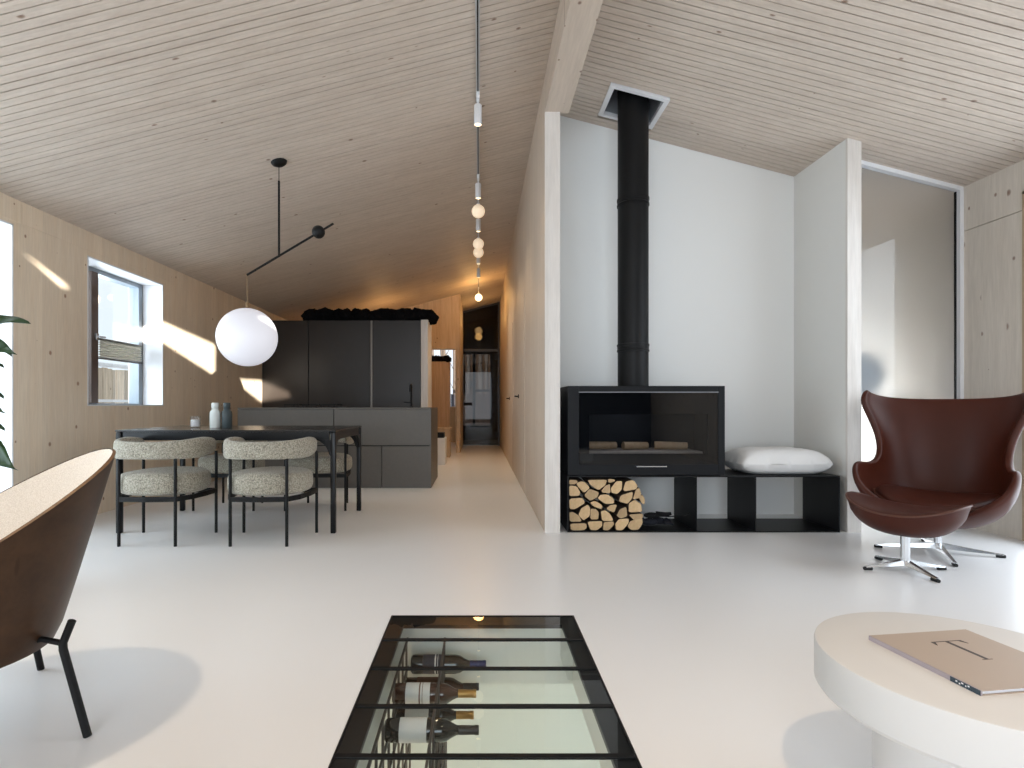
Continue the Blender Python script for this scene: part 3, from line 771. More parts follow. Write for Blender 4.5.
lamp('corridor_glow_near', 'POINT', (XT, 10.2, 2.88), 11, (1, .55, .18), shadow_soft_size=.1)
lamp('corridor_glow_far', 'POINT', (XT, 12.0, 2.8), 5, (1, .58, .22), shadow_soft_size=.1)
lamp('far_room_glow', 'POINT', (-1.4, 11.8, 2.5), 10, (1, .55, .22), shadow_soft_size=.15)
lamp('kitchen_back_glow', 'POINT', (-1.6, 10.0, 2.3), 9, (1, .55, .20), shadow_soft_size=.15)
# downlights over the sitting area
lamp('downlight_left', 'SPOT', (-1.66, 1.45, 2.65), 78, (1, .80, .58), aim=(.12, .05, -1), spot_size=R(85), spot_blend=1.0, shadow_soft_size=.05)
lamp('downlight_right', 'SPOT', (.9, .42, 2.9), 95, (1, .74, .48), aim=(.12, .08, -1), spot_size=R(85), spot_blend=1.0, shadow_soft_size=.05)

# ------------------------------------------------------------------ stove, chimney, bench
BX0, BX1, BY0, BY1 = .648, 2.643, 4.10, 4.56
tb = thing('steel_bench', 'long low black steel bench with open compartments under the stove', 'bench', (1.6, 4.3, 0))
b = MB(); b.box(BX0, BX1, BY0, BY1, .405, .415, .001); b.build('top', M['black_steel'], tb, world=True)
b = MB(); b.box(BX0, BX1, BY0, BY1, .0, .010, .001); b.build('bottom', M['black_steel'], tb, world=True)
for x in (BX0, 1.588, 2.022, BX1-.008):
    b = MB(); b.box(x, x+.008, BY0, BY1, .010, .405); b.build('divider', M['black_steel'], tb, world=True)
SX0, SX1, SZ0, SZ1 = .648, 1.795, .422, 1.073
SY0, SY1 = 4.085, 4.62
ts = thing('wood_stove', 'wide black wood stove with glass front on the steel bench', 'stove', (1.22, 4.35, .415))
b = MB(); b.box(SX0, SX0+.03, SY0+.02, SY1, SZ0, SZ1, .003); b.box(SX1-.03, SX1, SY0+.02, SY1, SZ0, SZ1, .003)
b.box(SX0+.03, SX1-.03, SY0+.02, SY1, SZ1-.03, SZ1); b.box(SX0+.03, SX1-.03, SY0+.02, SY1, SZ0, SZ0+.03); b.box(SX0+.03, SX1-.03, SY1-.03, SY1, SZ0+.03, SZ1-.03)
b.box(SX0+.02, SX1-.02, SY0+.04, SY1-.02, SZ0-.01, SZ0)
b.build('body', M['stove_grey'], ts, world=True)
b = MB(); fz0, fz1, fx0, fx1 = .500, 1.030, .730, 1.745
b.box(SX0, fx0, SY0, SY0+.022, SZ0, SZ1, .003); b.box(fx1, SX1, SY0, SY0+.022, SZ0, SZ1, .003)
b.box(fx0, fx1, SY0, SY0+.022, fz1, SZ1, .003); b.box(fx0, fx1, SY0, SY0+.022, SZ0, fz0, .003)
b.build('front_frame', M['stove_grey'], ts, world=True)
ix0, ix1, iz0, iz1 = fx0+.075, fx1-.075, fz0+.078, fz1-.165
b = MB(); b.box(fx0+.003, ix0, SY0+.004, SY0+.012, fz0, fz1); b.box(ix1, fx1-.003, SY0+.004, SY0+.012, fz0, fz1)
b.box(ix0, ix1, SY0+.004, SY0+.012, fz0, iz0); b.box(ix0, ix1, SY0+.004, SY0+.012, iz1, fz1)
b.build('door_mask', plain('black_ceramic_glass', (5, 5, 7), rough=.03, var=.02, spec=.5), ts, world=True, label='glossy black printed border of the glass')
b = MB(); b.quad((ix0, SY0+.004, iz0), (ix1, SY0+.004, iz0), (ix1, SY0+.004, iz1), (ix0, SY0+.004, iz1)); b.build('glass_door', M['stove_glass'], ts, world=True, recalc=False)
b = MB(); b.box(fx0-.002, fx1+.002, SY0-.004, SY0+.004, fz1-.006, fz1+.001); b.build('door_lip', plain('grey_lip', (120, 122, 126), rough=.5), ts, world=True, label='thin bright metal strip')
b = MB(); b.box(1.14, 1.36, SY0-.035, SY0+.005, .484, .492, .002); b.build('handle', M['chrome'], ts, world=True, label='slim polished metal handle')
# fire bed: ash and three pale logs inside
b = MB(); b.box(.78, 1.68, 4.2, 4.58, .56, .585, .004); b.build('ash_bed', plain('pale_ash', (170, 160, 146), rough=.9, var=.2, scale=30, bump=.5), ts, world=True)
for i, (xa, ya, xb, yb) in enumerate([(.85, 4.38, 1.08, 4.42), (1.12, 4.35, 1.32, 4.40), (1.38, 4.40, 1.62, 4.36)]):
    b = MB(); b.tube([(xa, ya, .618), (xb, yb, .616)], [.031, .028], n=10); tag(b.build('fireplace_log', M['log_end'], smooth=30), ['pale log lying left inside the stove behind glass', 'pale log lying in the middle inside the stove behind glass', 'pale log lying right inside the stove behind glass'][i], 'log', 'logs inside the stove')
lamp('stove_fill', 'POINT', (1.24, 4.25, .95), 1.5, (.8, .85, 1), shadow_soft_size=.1)  # lamp added inside the unlit stove to brighten the firebox
# chimney
cxp, cyp, rp_ = 1.213, 4.41, .118
tch = thing('chimney_pipe', 'thick matt black flue pipe rising from the stove to the ceiling', 'chimney', (cxp, cyp, SZ1))
for (z0, z1, dr) in [(1.074, 1.40, .0), (1.40, 2.55, .0), (2.55, 3.75, .0)]:
    b = MB(); b.lathe([(rp_, z0), (rp_, z1-.03), (rp_+.003, z1-.028), (rp_+.003, z1)], (cxp, cyp, 0), n=64); b.build('pipe_section', M['black_matte'], tch, world=True, smooth=True)
for z in (1.40, 2.545):
    b = MB(); b.lathe([(rp_, z-.05), (rp_+.006, z-.048), (rp_+.006, z-.035), (rp_+.001, z-.03), (rp_+.001, z-.01), (rp_+.006, z-.006), (rp_+.006, z+.01), (rp_, z+.012)], (cxp, cyp, 0), n=64); b.build('collar', M['black_matte'], tch, world=True, smooth=True)
# hatch
b = MB()
def rq(x0, x1, y0, y1, dz0, dz1):
    b.prism([(x0, y0, zr(x0)+dz0), (x1, y0, zr(x1)+dz0), (x1, y0, zr(x1)+dz1), (x0, y0, zr(x0)+dz1)], (0, y1-y0, 0))
e = .035
rq(HX0, HX0+e, HY0, HY1, -.012, .02); rq(HX1-e, HX1, HY0, HY1, -.012, .02); rq(HX0+e, HX1-e, HY0, HY0+e, -.012, .02); rq(HX0+e, HX1-e, HY1-e, HY1, -.012, .02)
hf = struct(b.build('trim_6', M['white_trim']))
b = MB(); GV = plain('galvanised', (170, 174, 180), rough=.35, metal=.5)
rq(HX0+.01, HX0+.03, HY0+.01, HY1-.01, .02, .45); rq(HX1-.03, HX1-.01, HY0+.01, HY1-.01, .02, .45); rq(HX0+.03, HX1-.03, HY0+.01, HY0+.03, .02, .45); rq(HX0+.03, HX1-.03, HY1-.03, HY1-.01, .02, .45)
b.build('shaft', GV, hf)
b = MB(); rq(HX0-.02, HX1+.02, HY0-.02, HY1+.02, .45, .48); b.build('cap', M['black_matte'], hf)

# firewood: packed split logs, each its own thing. Ends outlined in a plane at the front of the bench
def log(poly, y0, ln, lab, grp='firewood stacked under the stove'):
    cx = sum(p_[0] for p_ in poly)/len(poly); cz = sum(p_[1] for p_ in poly)/len(poly)
    t = thing('firewood_log', lab, 'log', (cx, y0, cz), 0, grp)
    def rnd_poly(sc):
        pts = []
        n = len(poly)
        for i in range(n):
            a, b_, c_ = Vector(poly[i-1]), Vector(poly[i]), Vector(poly[(i+1) % n])
            k = .17
            for q in (b_+(a-b_)*k, b_+((a+c_)/2-b_)*.12, b_+(c_-b_)*k): pts.append((cx+(q.x-cx)*sc-cx, cz+(q.y-cz)*sc-cz))
        return pts
    g = MB(); P = []
    for (yy, s) in [(.001, 1.01), (.006, 1.035), (ln, 1.035)]: P.append([Vector((x, yy, z)) for (x, z) in rnd_poly(s)])
    V = g.grid(P, closev=True); g.bm.faces.new(V[-1]); g.build('bark', M['bark'], t)
    g = MB(); g.bm.faces.new([g.bm.verts.new((x, 0, z)) for (x, z) in rnd_poly(1.0)]); g.bm.faces.new([g.bm.verts.new((x, .0012, z)) for (x, z) in rnd_poly(1.005)]); 
    g.build('split_face', M['log_end'], t, label='pale yellow cut end')
    return t
# polygons in photo pixels at the bench front plane (136.6 px per metre)
ZR = 1024/150  # zoomed crop factor used to trace them
def PX(x, y): return ((555+x/ZR-479)/136.6*1.0, .93-(465+y/ZR-405.5)/136.6)
LOGS = [
 ('top row', [[(100,104),(152,106),(158,120),(140,134),(102,136)], [(150,128),(175,116),(208,118),(244,160),(202,194),(160,150)], [(226,106),(362,104),(352,140),(302,178),(248,140)], [(368,98),(412,100),(414,114),(384,124),(368,120)], [(322,180),(346,146),(380,132),(384,196),(330,192)], [(388,160),(424,114),(464,112),(462,170),(430,202),(390,192)], [(470,168),(486,116),(536,104),(568,140),(560,168),(480,182)]]),
 ('second row', [[(100,142),(150,148),(178,190),(166,214),(102,216)], [(204,212),(240,166),(306,190),(296,222),(246,250)], [(296,232),(316,208),(362,204),(404,230),(412,266),(352,272)], [(440,252),(452,210),(536,184),(530,230),(500,268)], [(536,236),(558,170),(580,158),(594,196),(586,226),(552,236)]]),
 ('third row', [[(100,232),(190,226),(208,262),(140,304),(102,302)], [(244,260),(280,250),(328,278),(326,308),(270,288)], [(358,300),(384,278),(430,274),(410,330),(366,312)], [(506,326),(508,264),(548,240),(590,268),(600,322)], [(580,226),(606,206),(622,240),(620,276),(598,262)]]),
 ('fourth row', [[(102,330),(126,326),(168,350),(190,392),(106,394)], [(164,346),(184,300),(228,274),(246,300),(242,352),(200,384)], [(248,302),(284,306),(304,328),(300,376),(246,376)], [(316,320),(346,312),(380,336),(404,384),(326,386)], [(424,348),(446,304),(490,288),(498,352),(450,368)], [(508,342),(606,336),(606,368),(548,384)]]),
 ('bottom row', [[(104,404),(216,400),(220,430),(200,456),(112,458)], [(224,390),(326,386),(326,420),(290,456),(244,446)], [(336,394),(402,388),(408,410),(372,452),(332,450)], [(414,404),(440,372),(508,368),(506,400),(464,450),(420,446)], [(500,424),(520,386),(602,368),(604,404),(576,446),(528,452)]]),
]
ords = ['leftmost', 'second from left', 'third from left', 'fourth from left', 'fifth from left', 'sixth from left', 'seventh from left']
rnd = random.Random(11)
for row, ls in LOGS:
    for i, q in enumerate(ls):
        pts = [PX(x, y) for (x, y) in q]
        pts = [(max(p_[0], .6575), min(max(p_[1], .013), .401)) for p_ in pts]
        log(pts, BY0+.012+rnd.uniform(0, .02), .30, 'split firewood log, %s in the %s of the stack' % (ords[i], row))
# fire tool and glove lying beside the wood
tg = thing('fire_gloves', 'black work gloves lying on the bench bottom beside the firewood', 'gloves', (1.30, 4.28, .0105))
b = MB()
b.sphere((0, 0, .03), .05, n=20, sc=(1.3, .9, .55)); b.sphere((.08, .02, .035), .045, n=20, sc=(1.2, .8, .6)); b.tube([(-.05, .0, .04), (-.11, -.02, .05), (-.15, -.02, .075)], [.028, .024, .02])
for k in range(4): b.tube([(.10, -.03+.022*k, .03), (.145, -.04+.026*k, .032+.004*k), (.17, -.035+.026*k, .02+.004*k)], [.013, .012, .009], n=8)
b.build('glove', plain('navy_black_cloth', (28, 30, 40), rough=.9), tg, smooth='all')
b = MB(); b.sphere((.02, .0, .08), .045, n=20, sc=(1.4, .9, .5)); b.tube([(.05, 0, .09), (.12, -.02, .09), (.16, -.03, .1)], [.022, .018, .012], n=8)
b.build('glove', plain('black_cloth', (20, 20, 22), rough=.9), tg, smooth='all')
b = MB(); b.tube([(.05, -.04, .085), (.16, -.05, .08), (.26, -.06, .09), (.30, -.06, .105), (.32, -.06, .125), (.335, -.06, .12)], .0045, n=8)
tag(b.build('fire_poker', M['black_steel'], loc=(1.28, 4.28, .0105), smooth=True), 'thin black poker with curled tip beside the firewood', 'poker')

# cushion on the bench
def cushion(name, w, d, h, m_, parent=None, seed=0):
    g = MB(); n = 28; top = []; bot = []
    for i in range(n+1):
        rt, rb_ = [], []
        for j_ in range(n+1):
            u, v = 2*i/n-1, 2*j_/n-1
            ex = (1-abs(u)**4.6)**.5 * (1-abs(v)**4.6)**.5
            px_, py_ = w/2*u*(1-.07*(1-abs(v)**2)*0-.04*v*v), d/2*v*(1-.04*u*u)
            z = h/2*ex
            nz_ = .006*noise.noise(Vector((u*2+seed, v*2, 0)))
            rt.append(Vector((px_, py_, h*.42+z*1.15+nz_))); rb_.append(Vector((px_, py_, max(0, h*.42-z*.95))))
        top.append(rt); bot.append(rb_)
    g.grid(top); g.grid(bot); bmesh.ops.remove_doubles(g.bm, verts=g.bm.verts, dist=.0005)
    return g.build(name, m_, parent, smooth='all')
cu = cushion('seat_cushion', .70, .43, .19, M['cushion'])
cu.location = (2.285, 4.335, .4165)
tag(cu, 'plump white seat cushion lying on the black steel bench beside the stove', 'cushion')

# ------------------------------------------------------------------ egg chair
def rim_tube(g, pts, r): g.tube(pts, r, n=10)
def star_base(t, feet, zhub, zcol, rcol, m_):
    g = MB(); g.tube([(0, 0, .035), (0, 0, zcol)], [rcol, rcol*.95], n=24); g.build('column', M['chrome'], t, smooth=True)
    for (x, y) in feet:
        d = Vector((x, y, 0)); L = d.length; u = d/L; s_ = Vector((-u.y, u.x, 0))
        g = MB(); P = []
        for k in range(9):
            q = k/8; c_ = u*(L*q); wv = .017*(1-q)+.010*q; zt__ = zhub*(1-q)**1.1+.022; zb_ = .016+.014*(1-q)
            P.append([c_+s_*wv+Vector((0, 0, zb_)), c_+s_*wv*.8+Vector((0, 0, zt__)), c_-s_*wv*.8+Vector((0, 0, zt__)), c_-s_*wv+Vector((0, 0, zb_))])
        V = g.grid(P, closev=True); g.bm.faces.new(V[0][::-1]); g.bm.faces.new(V[-1])
        lg = g.build('leg', M['chrome'], t, smooth=30)
        g = MB(); g.tube([u*(L-.035)+Vector((0, 0, .009)), u*(L+.008)+Vector((0, 0, .009))], [.012, .010], n=8); g.build('foot_glide', M['rubber'], lg)
rz_egg = R(222+90)   # local -Y is the front
EC = Vector((2.90, 3.54, 0))
te = thing('egg_chair', 'tall brown leather wing armchair with curved shell by the right wall', 'armchair', EC, rz_egg)
cc = [(0, -.345, .300), (0, -.22, .205), (0, -.04, .175), (0, .12, .215), (0, .215, .32), (0, .255, .46), (0, .275, .60), (0, .295, .73), (0, .315, .85), (0, .335, .935), (0, .345, .975)]
ee = [(.19, -.350, .315), (.325, -.340, .405), (.375, -.325, .50), (.385, -.265, .572), (.365, -.15, .562), (.335, -.03, .545), (.318, .06, .60), (.335, .09, .725), (.395, .09, .88), (.436, .088, .972), (.408, .12, 1.05)]
def egg_grid(off=0.0):
    P = []
    for i, (c_, e_) in enumerate(zip(cc, ee)):
        c_, e_ = Vector(c_), Vector(e_); row = []
        for k in range(-12, 13):
            u = k/12; au = abs(u)
            s1 = math.sin(au*PI/2)**.92; c1 = 1-math.cos(au*PI/2)**.95 if au < 1 else 1
            zz = c_.z+(e_.z-c_.z)*(c1 if i < 7 else au**2.4)
            row.append(Vector((math.copysign(e_.x*s1, u), c_.y+(e_.y-c_.y)*c1, zz)))
        P.append(row)
    return P
g = MB(); EG = egg_grid(); g.grid(EG)
shell = g.build('shell', M['leather'], te, smooth='all', recalc=False, solid=.04, off=0, sub=2)
# piping seam along the outer rim
rim = [row[0] for row in EG[1:]]
edge_loop = [r_[0] for r_ in EG]+EG[-1][1:-1]+[r_[-1] for r_ in EG[::-1]]+EG[0][::-1][1:-1]
# seat cushion: lens shaped pad following the bowl
g = MB(); n = 26; top, bot = [], []
for i in range(n+1):
    a_, b2 = [], []
    for j_ in range(n+1):
        u, v = 2*i/n-1, 2*j_/n-1
        x = .315*u*math.sqrt(1-v*v/2)*(1+.05*v); y = -.075+.265*v*math.sqrt(1-u*u/2)
        rr = min(1, (u*u*(1-v*v/2)+v*v*(1-u*u/2)))
        k = math.sqrt(max(0, 1-rr**2.2))
        base = .322+.06*(x/.32)**2-.02*(-v)
        a_.append(Vector((x, y, base+.045*k))); b2.append(Vector((x, y, base-.055*k)))
    top.append(a_); bot.append(b2)
g.grid(top); g.grid(bot); bmesh.ops.remove_doubles(g.bm, verts=g.bm.verts, dist=.0008)
sc_ = g.build('seat_cushion', M['leather'], te, smooth='all')
g = MB(); ring = []
for k in range(64):
    a_ = 2*PI*k/64; x, y = .317*math.cos(a_), -.075+.267*math.sin(a_)
    ring.append(Vector((x, y, .322+.06*(x/.32)**2+.02*math.sin(a_))))
g.tube(ring+[ring[0]], .006, n=8, cap=False); g.build('piping', M['leather_pipe'], sc_, smooth='all')
star_feet = [(-.30, .13), (.30, -.125), (-.15, -.31), (.15, .31)]
Ri = Matrix.Rotation(-rz_egg, 3, 'Z')
star_base(te, [tuple((Ri @ Vector((x, y, 0)))[:2]) for (x, y) in star_feet], .045, .16, .022, None)

# ottoman
rz_o = R(215+90)
to = thing('footstool', 'brown leather footstool with upturned ends in front of the wing armchair', 'footstool', (2.41, 3.167, 0), rz_o)
a0, b0 = .285, .215
def oz(x): return .332+.070*(abs(x)/a0)**2.2
g = MB(); top = []
NR, NT = 14, 64
def oring(r, fn):
    row = []
    for k in range(NT):
        t_ = 2*PI*k/NT; ca, sa = math.cos(t_), math.sin(t_)
        x = a0*r*math.copysign(abs(ca)**.94, ca); y = b0*r*math.copysign(abs(sa)**.94, sa)
        row.append(Vector((x, y, fn(x, y, r))))
    return row
P = [oring(i/NR, lambda x, y, r: oz(x)-(oz(x)-.195)*(max(0, 1-r**2.4))**.6) for i in range(NR, 0, -1)]
V = g.grid(P, closev=True); g.bm.faces.new(V[-1]); g.build('shell', M['leather'], to, smooth='all')
g = MB()
P = [oring(r, lambda x, y, r_: oz(x)*.999+.028*math.sqrt(max(0, 1-r_**4))-.004) for r in (1.0, .995, .98, .95, .9, .8, .65, .5, .35, .2, .08)]
V = g.grid(P, closev=True); g.bm.faces.new(V[-1]); g.build('seat_pad', M['leather'], to, smooth='all')
g = MB(); rr = oring(1.003, lambda x, y, r: oz(x)); g.tube(rr+[rr[0]], .0055, n=8, cap=False); g.build('piping', M['leather_pipe'], to, smooth='all')
Ri = Matrix.Rotation(-rz_o, 3, 'Z')
star_base(to, [tuple((Ri @ Vector((x, y, 0)))[:2]) for (x, y) in [(-.225, 0), (0, .225), (.22, 0), (.0, -.225)]], .04, .21, .024, None)

# ------------------------------------------------------------------ shell lounge chair on the left
LC = Vector((-1.515, 1.56, 0)); back_ang = R(46)
tl = thing('lounge_chair', 'round dark plywood lounge chair lined in beige wool at the left edge', 'armchair', LC, back_ang)  # local +X is the back
def zrim(d): return .40+.385*((1+math.cos(d))/2)**1.6
def lshell(inset=0, nz=14, ztop=0):
    P = []
    for i in range(nz+1):
        v = i/nz; row = []
        for k in range(96):
            d = 2*PI*k/96
            zt__ = zrim(d)-ztop; z = .235+(zt__-.235)*v
            q = (z-.235)/.55
            rb2 = .275-inset; rt2 = .425-inset
            r = rb2+(rt2-rb2)*(q**.95)
            if v < .05: r -= .006
            row.append(Vector((r*math.cos(d)*1.0, r*math.sin(d)*.97, z)))
        P.append(row)
    return P
g = MB(); P = lshell(); V = g.grid(P, closev=True); g.bm.faces.new(V[0]); g.build('shell', M['walnut'], tl, smooth=60)
g = MB(); Po, Pi = lshell(0)[-1], lshell(.009)[-1]
g.grid([Po, [p_+Vector((0, 0, .003)) for p_ in Pi]], closev=True); g.build('rim_edge', M['ply_edge'], tl, label='lighter layered plywood edge')
g = MB(); P = lshell(.009, ztop=0); 
seat_z = .42
P2 = []
for row in P: P2.append(row)
V = g.grid(P2, closev=True); g.build('lining', M['beige_fabric'], tl, smooth='all')
g = MB(); P = []
for r, dz in [(1, -.05), (1.0, -.02), (.985, 0.0), (.93, .012), (.8, .02), (.5, .026), (.2, .028), (.05, .028)]:
    P.append([Vector((.305*r*math.cos(2*PI*k/64), .295*r*math.sin(2*PI*k/64), seat_z+dz-.03*math.cos(2*PI*k/64)*r)) for k in range(64)])
V = g.grid(P, closev=True); g.bm.faces.new(V[-1]); g.bm.faces.new(V[0][::-1]); g.build('seat_cushion', M['beige_fabric'], tl, smooth='all')
for dl in (R(-44), R(48), R(132), R(-132)):
    u = Vector((math.cos(dl), math.sin(dl), 0))
    g = MB(); g.tube([u*.415+Vector((0, 0, 0)), u*.348+Vector((0, 0, .245)), u*.347+Vector((0, 0, .262)), u*.372+Vector((0, 0, .325))], .0108, n=14)
    g.tube([u*.35+Vector((0, 0, .262)), u*.29+Vector((0, 0, .275)), u*.2+Vector((0, 0, .25))], .008, n=12)
    g.build('leg', M['black_matte'], tl, smooth=True)
g = MB()
for dl in (R(2), R(92)):
    u = Vector((math.cos(dl+R(45)), math.sin(dl+R(45)), 0)); g.tube([u*-.2+Vector((0, 0, .235)), u*.2+Vector((0, 0, .235))], .006, n=10)
g.build('under_frame', M['black_matte'], tl, smooth=True)

# ------------------------------------------------------------------ coffee table, book
CT = Vector((1.103, 1.25, 0)); CR, CH = .305, .36
tct = thing('coffee_table', 'round ivory coffee table with thick rim on a drum base', 'table', CT)
g = MB(); g.lathe([(0, CH), (CR-.008, CH), (CR-.002, CH-.003), (CR, CH-.01), (CR, CH-.095), (CR-.006, CH-.104), (CR-.012, CH-.106), (0, CH-.106)], n=128); g.build('tabletop', M['plaster_top'], tct, smooth=30)
g = MB(); g.lathe([(.0, 0), (.185, 0), (.185, CH-.106)], n=96); g.build('base', M['plaster_top'], tct, smooth=30)
bk_a = math.atan2(.036, .258)
tbk = thing('book', 'large square beige cover book with a dark letter T on the coffee table', 'book', (.9485, 1.362, CH), bk_a)
BW, BL, BT = .27, .267, .011
cov = plain('beige_book_cover', (178, 162, 148), rough=.5, var=.01); paper = plain('book_pages', (228, 230, 236), rough=.8)
g = MB(); g.box(.004, BW-.004, -BL+.004, -.004, .002, BT-.002); g.build('pages', paper, tbk)
g = MB(); g.box(0, BW, -BL, 0, BT-.002, BT, .0005); g.box(0, BW, -BL, 0, 0, .002, .0005); g.build('cover', cov, tbk)
g = MB(); g.box(-.0015, .002, -BL, 0, 0, BT, .0007); g.build('spine', plain('mauve_spine', (168, 158, 164), rough=.5), tbk)
g = MB(); g.box(-.0022, -.0012, -BL+.001, -BL+.062, .0005, BT-.0005); sl = g.build('spine_label', plain('dark_teal_label', (44, 62, 74), rough=.5), tbk, label='dark teal label')
g = MB(); yy = -BL+.022
for k, (ln, zz) in enumerate([(.005, .009), (.003, .007), (.006, .009), (.004, .006), (.005, .008)]): g.box(-.0026, -.0021, yy+k*.0062, yy+k*.0062+ln*.7, zz-.003, zz)
g.build('lettering', M['white_trim'], sl)
# serif capital T on the cover
g = MB(); tx, ty = .152, -.055; zc = BT
def fl_(pts): g.prism([(tx+x, ty+y, zc) for (x, y) in pts], (0, 0, .0004))
fl_([(-.0045, -.095), (.0045, -.095), (.0045, -.0005), (-.0045, -.0005)])
fl_([(-.040, -.0025), (.040, -.0025), (.040, 0), (-.040, 0)])
fl_([(-.040, 0), (-.0425, -.018), (-.040, -.018), (-.030, -.0025)]); fl_([(.040, 0), (.0425, -.018), (.040, -.018), (.030, -.0025)])
fl_([(-.013, -.097), (.013, -.097), (.013, -.0955), (-.013, -.0955)])
g.build('letter', plain('cover_ink', (58, 46, 42), rough=.5), tbk)

# ------------------------------------------------------------------ glazed wine cellar opening
tgf = thing('floor_glazing', 'black framed walk-on glass floor panel over the wine cellar', 'glass floor', ((PX0+PX1)/2, 1.5, 0))
e = .066; z0, z1 = -.02, .003
b = MB()
b.box(PX0, PX0+e, PY0, PY1, -.02, -.004); b.box(PX1-e, PX1, PY0, PY1, -.02, -.004); b.box(PX0+e, PX1-e, PY1-.095, PY1, -.02, -.004); b.box(PX0+e, PX1-e, PY0, PY0+.06, -.02, -.004)
b.box(PX0, PX0+.006, PY0, PY1, -.014, .001); b.box(PX1-.006, PX1, PY0, PY1, -.014, .001); b.box(PX0, PX1, PY1-.006, PY1, -.014, .001)
b.build('frame', M['black_steel'], tgf, world=True)
ys = [2.228, 1.984, 1.735, 1.487, 1.24, .99, .74]
for y in ys:
    b = MB(); b.box(PX0+.006, PX1-.006, y-.009, y+.009, -.006, .0015, .001); b.build('bar', M['black_matte'], tgf, world=True)
edges_y = [PY1-.006]+ys+[PY0]
for a_, b2 in zip(edges_y, edges_y[1:]):
    g = MB(); g.quad((PX0+.007, b2+.010, -.001), (PX1-.007, b2+.010, -.001), (PX1-.007, a_-.010, -.001), (PX0+.007, a_-.010, -.001)); g.build('pane', M['pit_glass'], tgf, world=True)
# lining of the opening through the slab
b = MB(); b.box(PX0, PX0+.004, PY0, PY1, -.30, -.05); b.box(PX1-.004, PX1, PY0, PY1, -.30, -.05); b.box(PX0, PX1, PY1-.004, PY1, -.30, -.05); struct(b.build('trim_7', CW))

# wine rack: two slotted upright plates
tr = thing('wine_rack', 'dark metal wine rack of slotted plates below the glass floor', 'rack', (-.23, 1.75, -2.3))
def rack_plate(x):
    g = MB(); Y_0, Y_1, Z_0, Z_1 = 1.0, 2.55, -1.6, -.10
    cell = .118; nx = int((Y_1-Y_0)/cell); nzz = int((Z_1-Z_0)/cell)
    bw = .010
    for i in range(nx+1):
        y = Y_0+(Y_1-Y_0)*i/nx; g.box(x-.004, x+.004, y-bw/2, y+bw/2, Z_0, Z_1)
    for j_ in range(nzz+1):
        z = Z_0+(Z_1-Z_0)*j_/nzz; g.box(x-.004, x+.004, Y_0, Y_1, z-bw/2, z+bw/2)
    return g
RK = plain('rack_steel', (74, 70, 68), rough=.5, metal=.3)
for x in (-.315, -.150): rack_plate(x).build('plate', RK, tr, world=True)
b = MB()
for y in (1.0, 2.52):
    for z in (-.11, -1.0): b.tube([(-.315, y, z), (-.150, y, z)], .005, n=8)
for y in (1.0, 2.52): b.box(-.319, -.146, y-.006, y+.006, -2.35, -1.6)
b.build('crossbars', RK, tr, world=True)
def bottle(x, y, z, lab, glassc, foil, label_c=None, dark=None):
    t = thing('wine_bottle', lab, 'bottle', (x, y, z), 0, 'wine bottles in the cellar rack')
    Mx = Matrix.Rotation(PI/2, 4, 'Y')
    g = MB(); g.lathe([(0, .004), (.030, 0), (.0365, .006), (.0375, .02), (.0375, .185), (.034, .205), (.022, .226), (.0155, .24), (.014, .25)], n=36, M=Mx); g.build('glass_body', glassc, t, smooth=True)
    g = MB(); g.lathe([(.0145, .243), (.0148, .26), (.0140, .30), (.0152, .302), (.0152, .313), (.013, .315), (0, .315)], n=28, M=Mx); g.build('foil', foil, t, smooth=True)
    if label_c:
        g = MB(); g.lathe([(.0378, .05), (.0380, .051), (.0380, .14), (.0378, .141)], n=36, M=Mx); lb = g.build('paper_label', label_c, t, smooth=True)
        if dark: 
            g = MB(); g.lathe([(.0382, .100), (.0382, .105)], n=36, M=Mx); g.build('stripe', dark, lb)
            g = MB(); g.lathe([(.0382, .112), (.0382, .114)], n=36, M=Mx); g.build('stripe', dark, lb)
    return t
GB = plain('dark_bottle_glass', (22, 24, 22), rough=.08, var=.05, coat=.5); GBr = plain('brown_bottle_glass', (58, 34, 24), rough=.1, var=.05, coat=.5)
FB = plain('blue_foil', (40, 48, 88), rough=.35, metal=.4); FG = plain('gold_foil', (170, 134, 78), rough=.3, metal=.7); FK = plain('black_foil', (44, 42, 42), rough=.4)
LW = plain('white_label', (212, 214, 214), rough=.7); LK = plain('navy_label', (34, 38, 52), rough=.6); LBr = plain('brown_label', (96, 62, 48), rough=.6)
bottle(-.285, 2.361, -.160, 'wine bottle with dark blue neck foil, farthest in the rack', GB, FB, LK, LW)
bottle(-.325, 2.119, -.160, 'wine bottle with gold foil and white striped brown label, top of the rack', GBr, FG, LW, LBr)
bottle(-.335, 2.18, -.275, 'wine bottle with gold foil lying just below the brown labelled one', GB, FG, LW)
bottle(-.315, 1.881, -.160, 'wine bottle with black foil and white label, nearest in the top row', GB, FK, LW)
bottle(-.315, 2.40, -.275, 'dark wine bottle with gold foil lying in the second row at the back', GBr, FK, LBr)
bottle(-.315, 1.60, -.275, 'dark wine bottle with black foil nearest the bottom of the view', GB, FK)

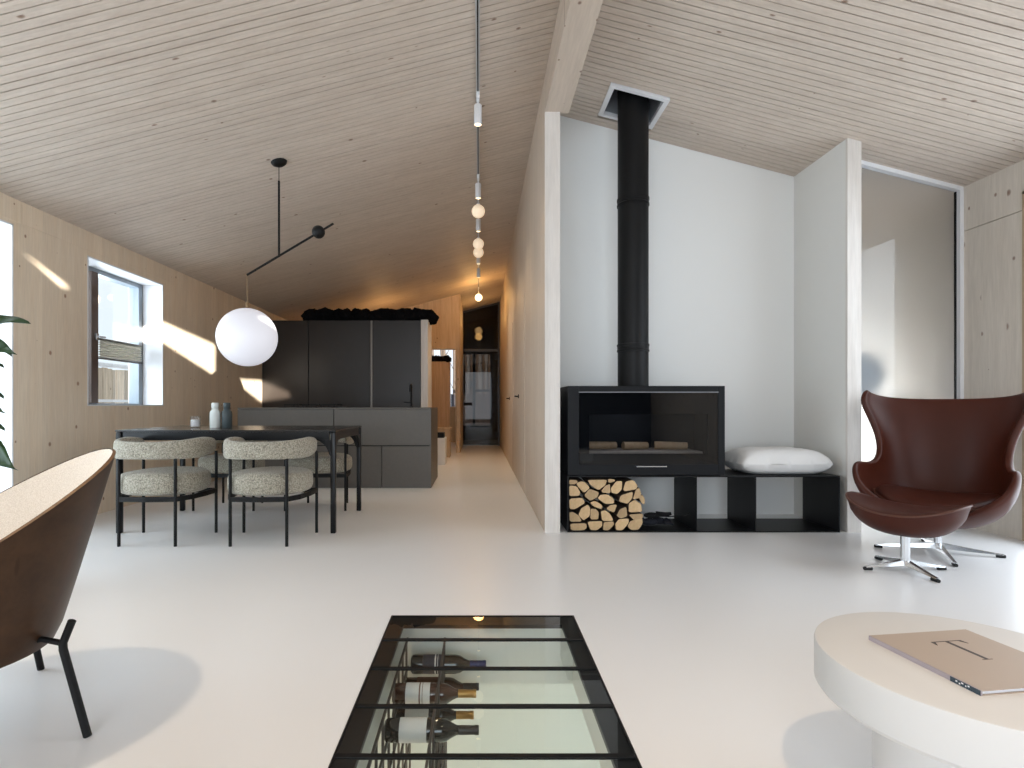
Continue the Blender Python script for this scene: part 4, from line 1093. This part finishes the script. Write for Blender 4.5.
# ------------------------------------------------------------------ plant at the left edge
tpn = thing('potted_plant', 'leafy green plant at the left edge in front of the white window reveal', 'plant', (-2.50, 2.6, 0))
g = MB(); g.lathe([(0, 0), (.13, 0), (.17, .30), (.175, .32), (.16, .32), (.155, .29), (0, .28)], n=36); g.build('pot', M['terracotta'], tpn, smooth=True)
g = MB(); g.tube([(0, 0, .28), (.03, .01, .7), (.06, 0, 1.1), (.08, -.01, 1.45)], [.016, .013, .010, .006]); g.build('stem', M['bark'], tpn, smooth=True)
def leaf(base, tip, wid, droop=.03, roll=0):
    base, tip = Vector(base), Vector(tip); d = tip-base; L = d.length; u = d/L
    s_ = u.cross(Vector((0, 0, 1))).normalized(); s_ = Matrix.Rotation(roll, 3, u) @ s_; up = s_.cross(u)
    P = []
    for i in range(13):
        q = i/12; ww = wid*math.sin(PI*min(1, max(.0, (q-.12)/.88))**.85) if q > .12 else .002
        c_ = base+u*(L*q)+Vector((0, 0, droop*math.sin(PI*q)))
        P.append([c_+s_*ww*k+up*(.25*abs(k)*ww+.012*math.sin(q*9+k)) for k in (-1, -.5, 0, .5, 1)])
    g = MB(); g.grid(P); return g.build('leaf', M['leaf'], tpn, smooth='all', recalc=False, solid=.0015)
def at(px, py, y=2.6): return Vector(((px-479)*y/560+2.50, y-2.6, .93+(405.5-py)*y/560))
stem_at = lambda z: Vector((.03+.03*(z-.7)/.4, 0, z))
for (px, py, wid, zb, roll, dy) in [(30, 323, .035, 1.26, .5, 0), (16, 354, .035, 1.20, .7, -.05), (4, 398, .03, 1.0, .3, .1), (5, 413, .03, .95, .6, -.1), (5, 430, .03, .85, .2, .06), (4, 449, .03, .78, .5, -.06), (17, 470, .045, .80, .8, -.1), (3, 458, .03, .70, .5, .1)]:
    tip = at(px, py, 2.6+dy)
    leaf(stem_at(zb), tip, wid*1.35, .03, roll+.35)
for k in range(14):
    a_ = 2.2+k*.62; z = .6+k*.065; bs = stem_at(z); leaf(bs, bs+Vector((math.cos(a_)*.24-.05, math.sin(a_)*.26, .06)), .045, .03, .3)
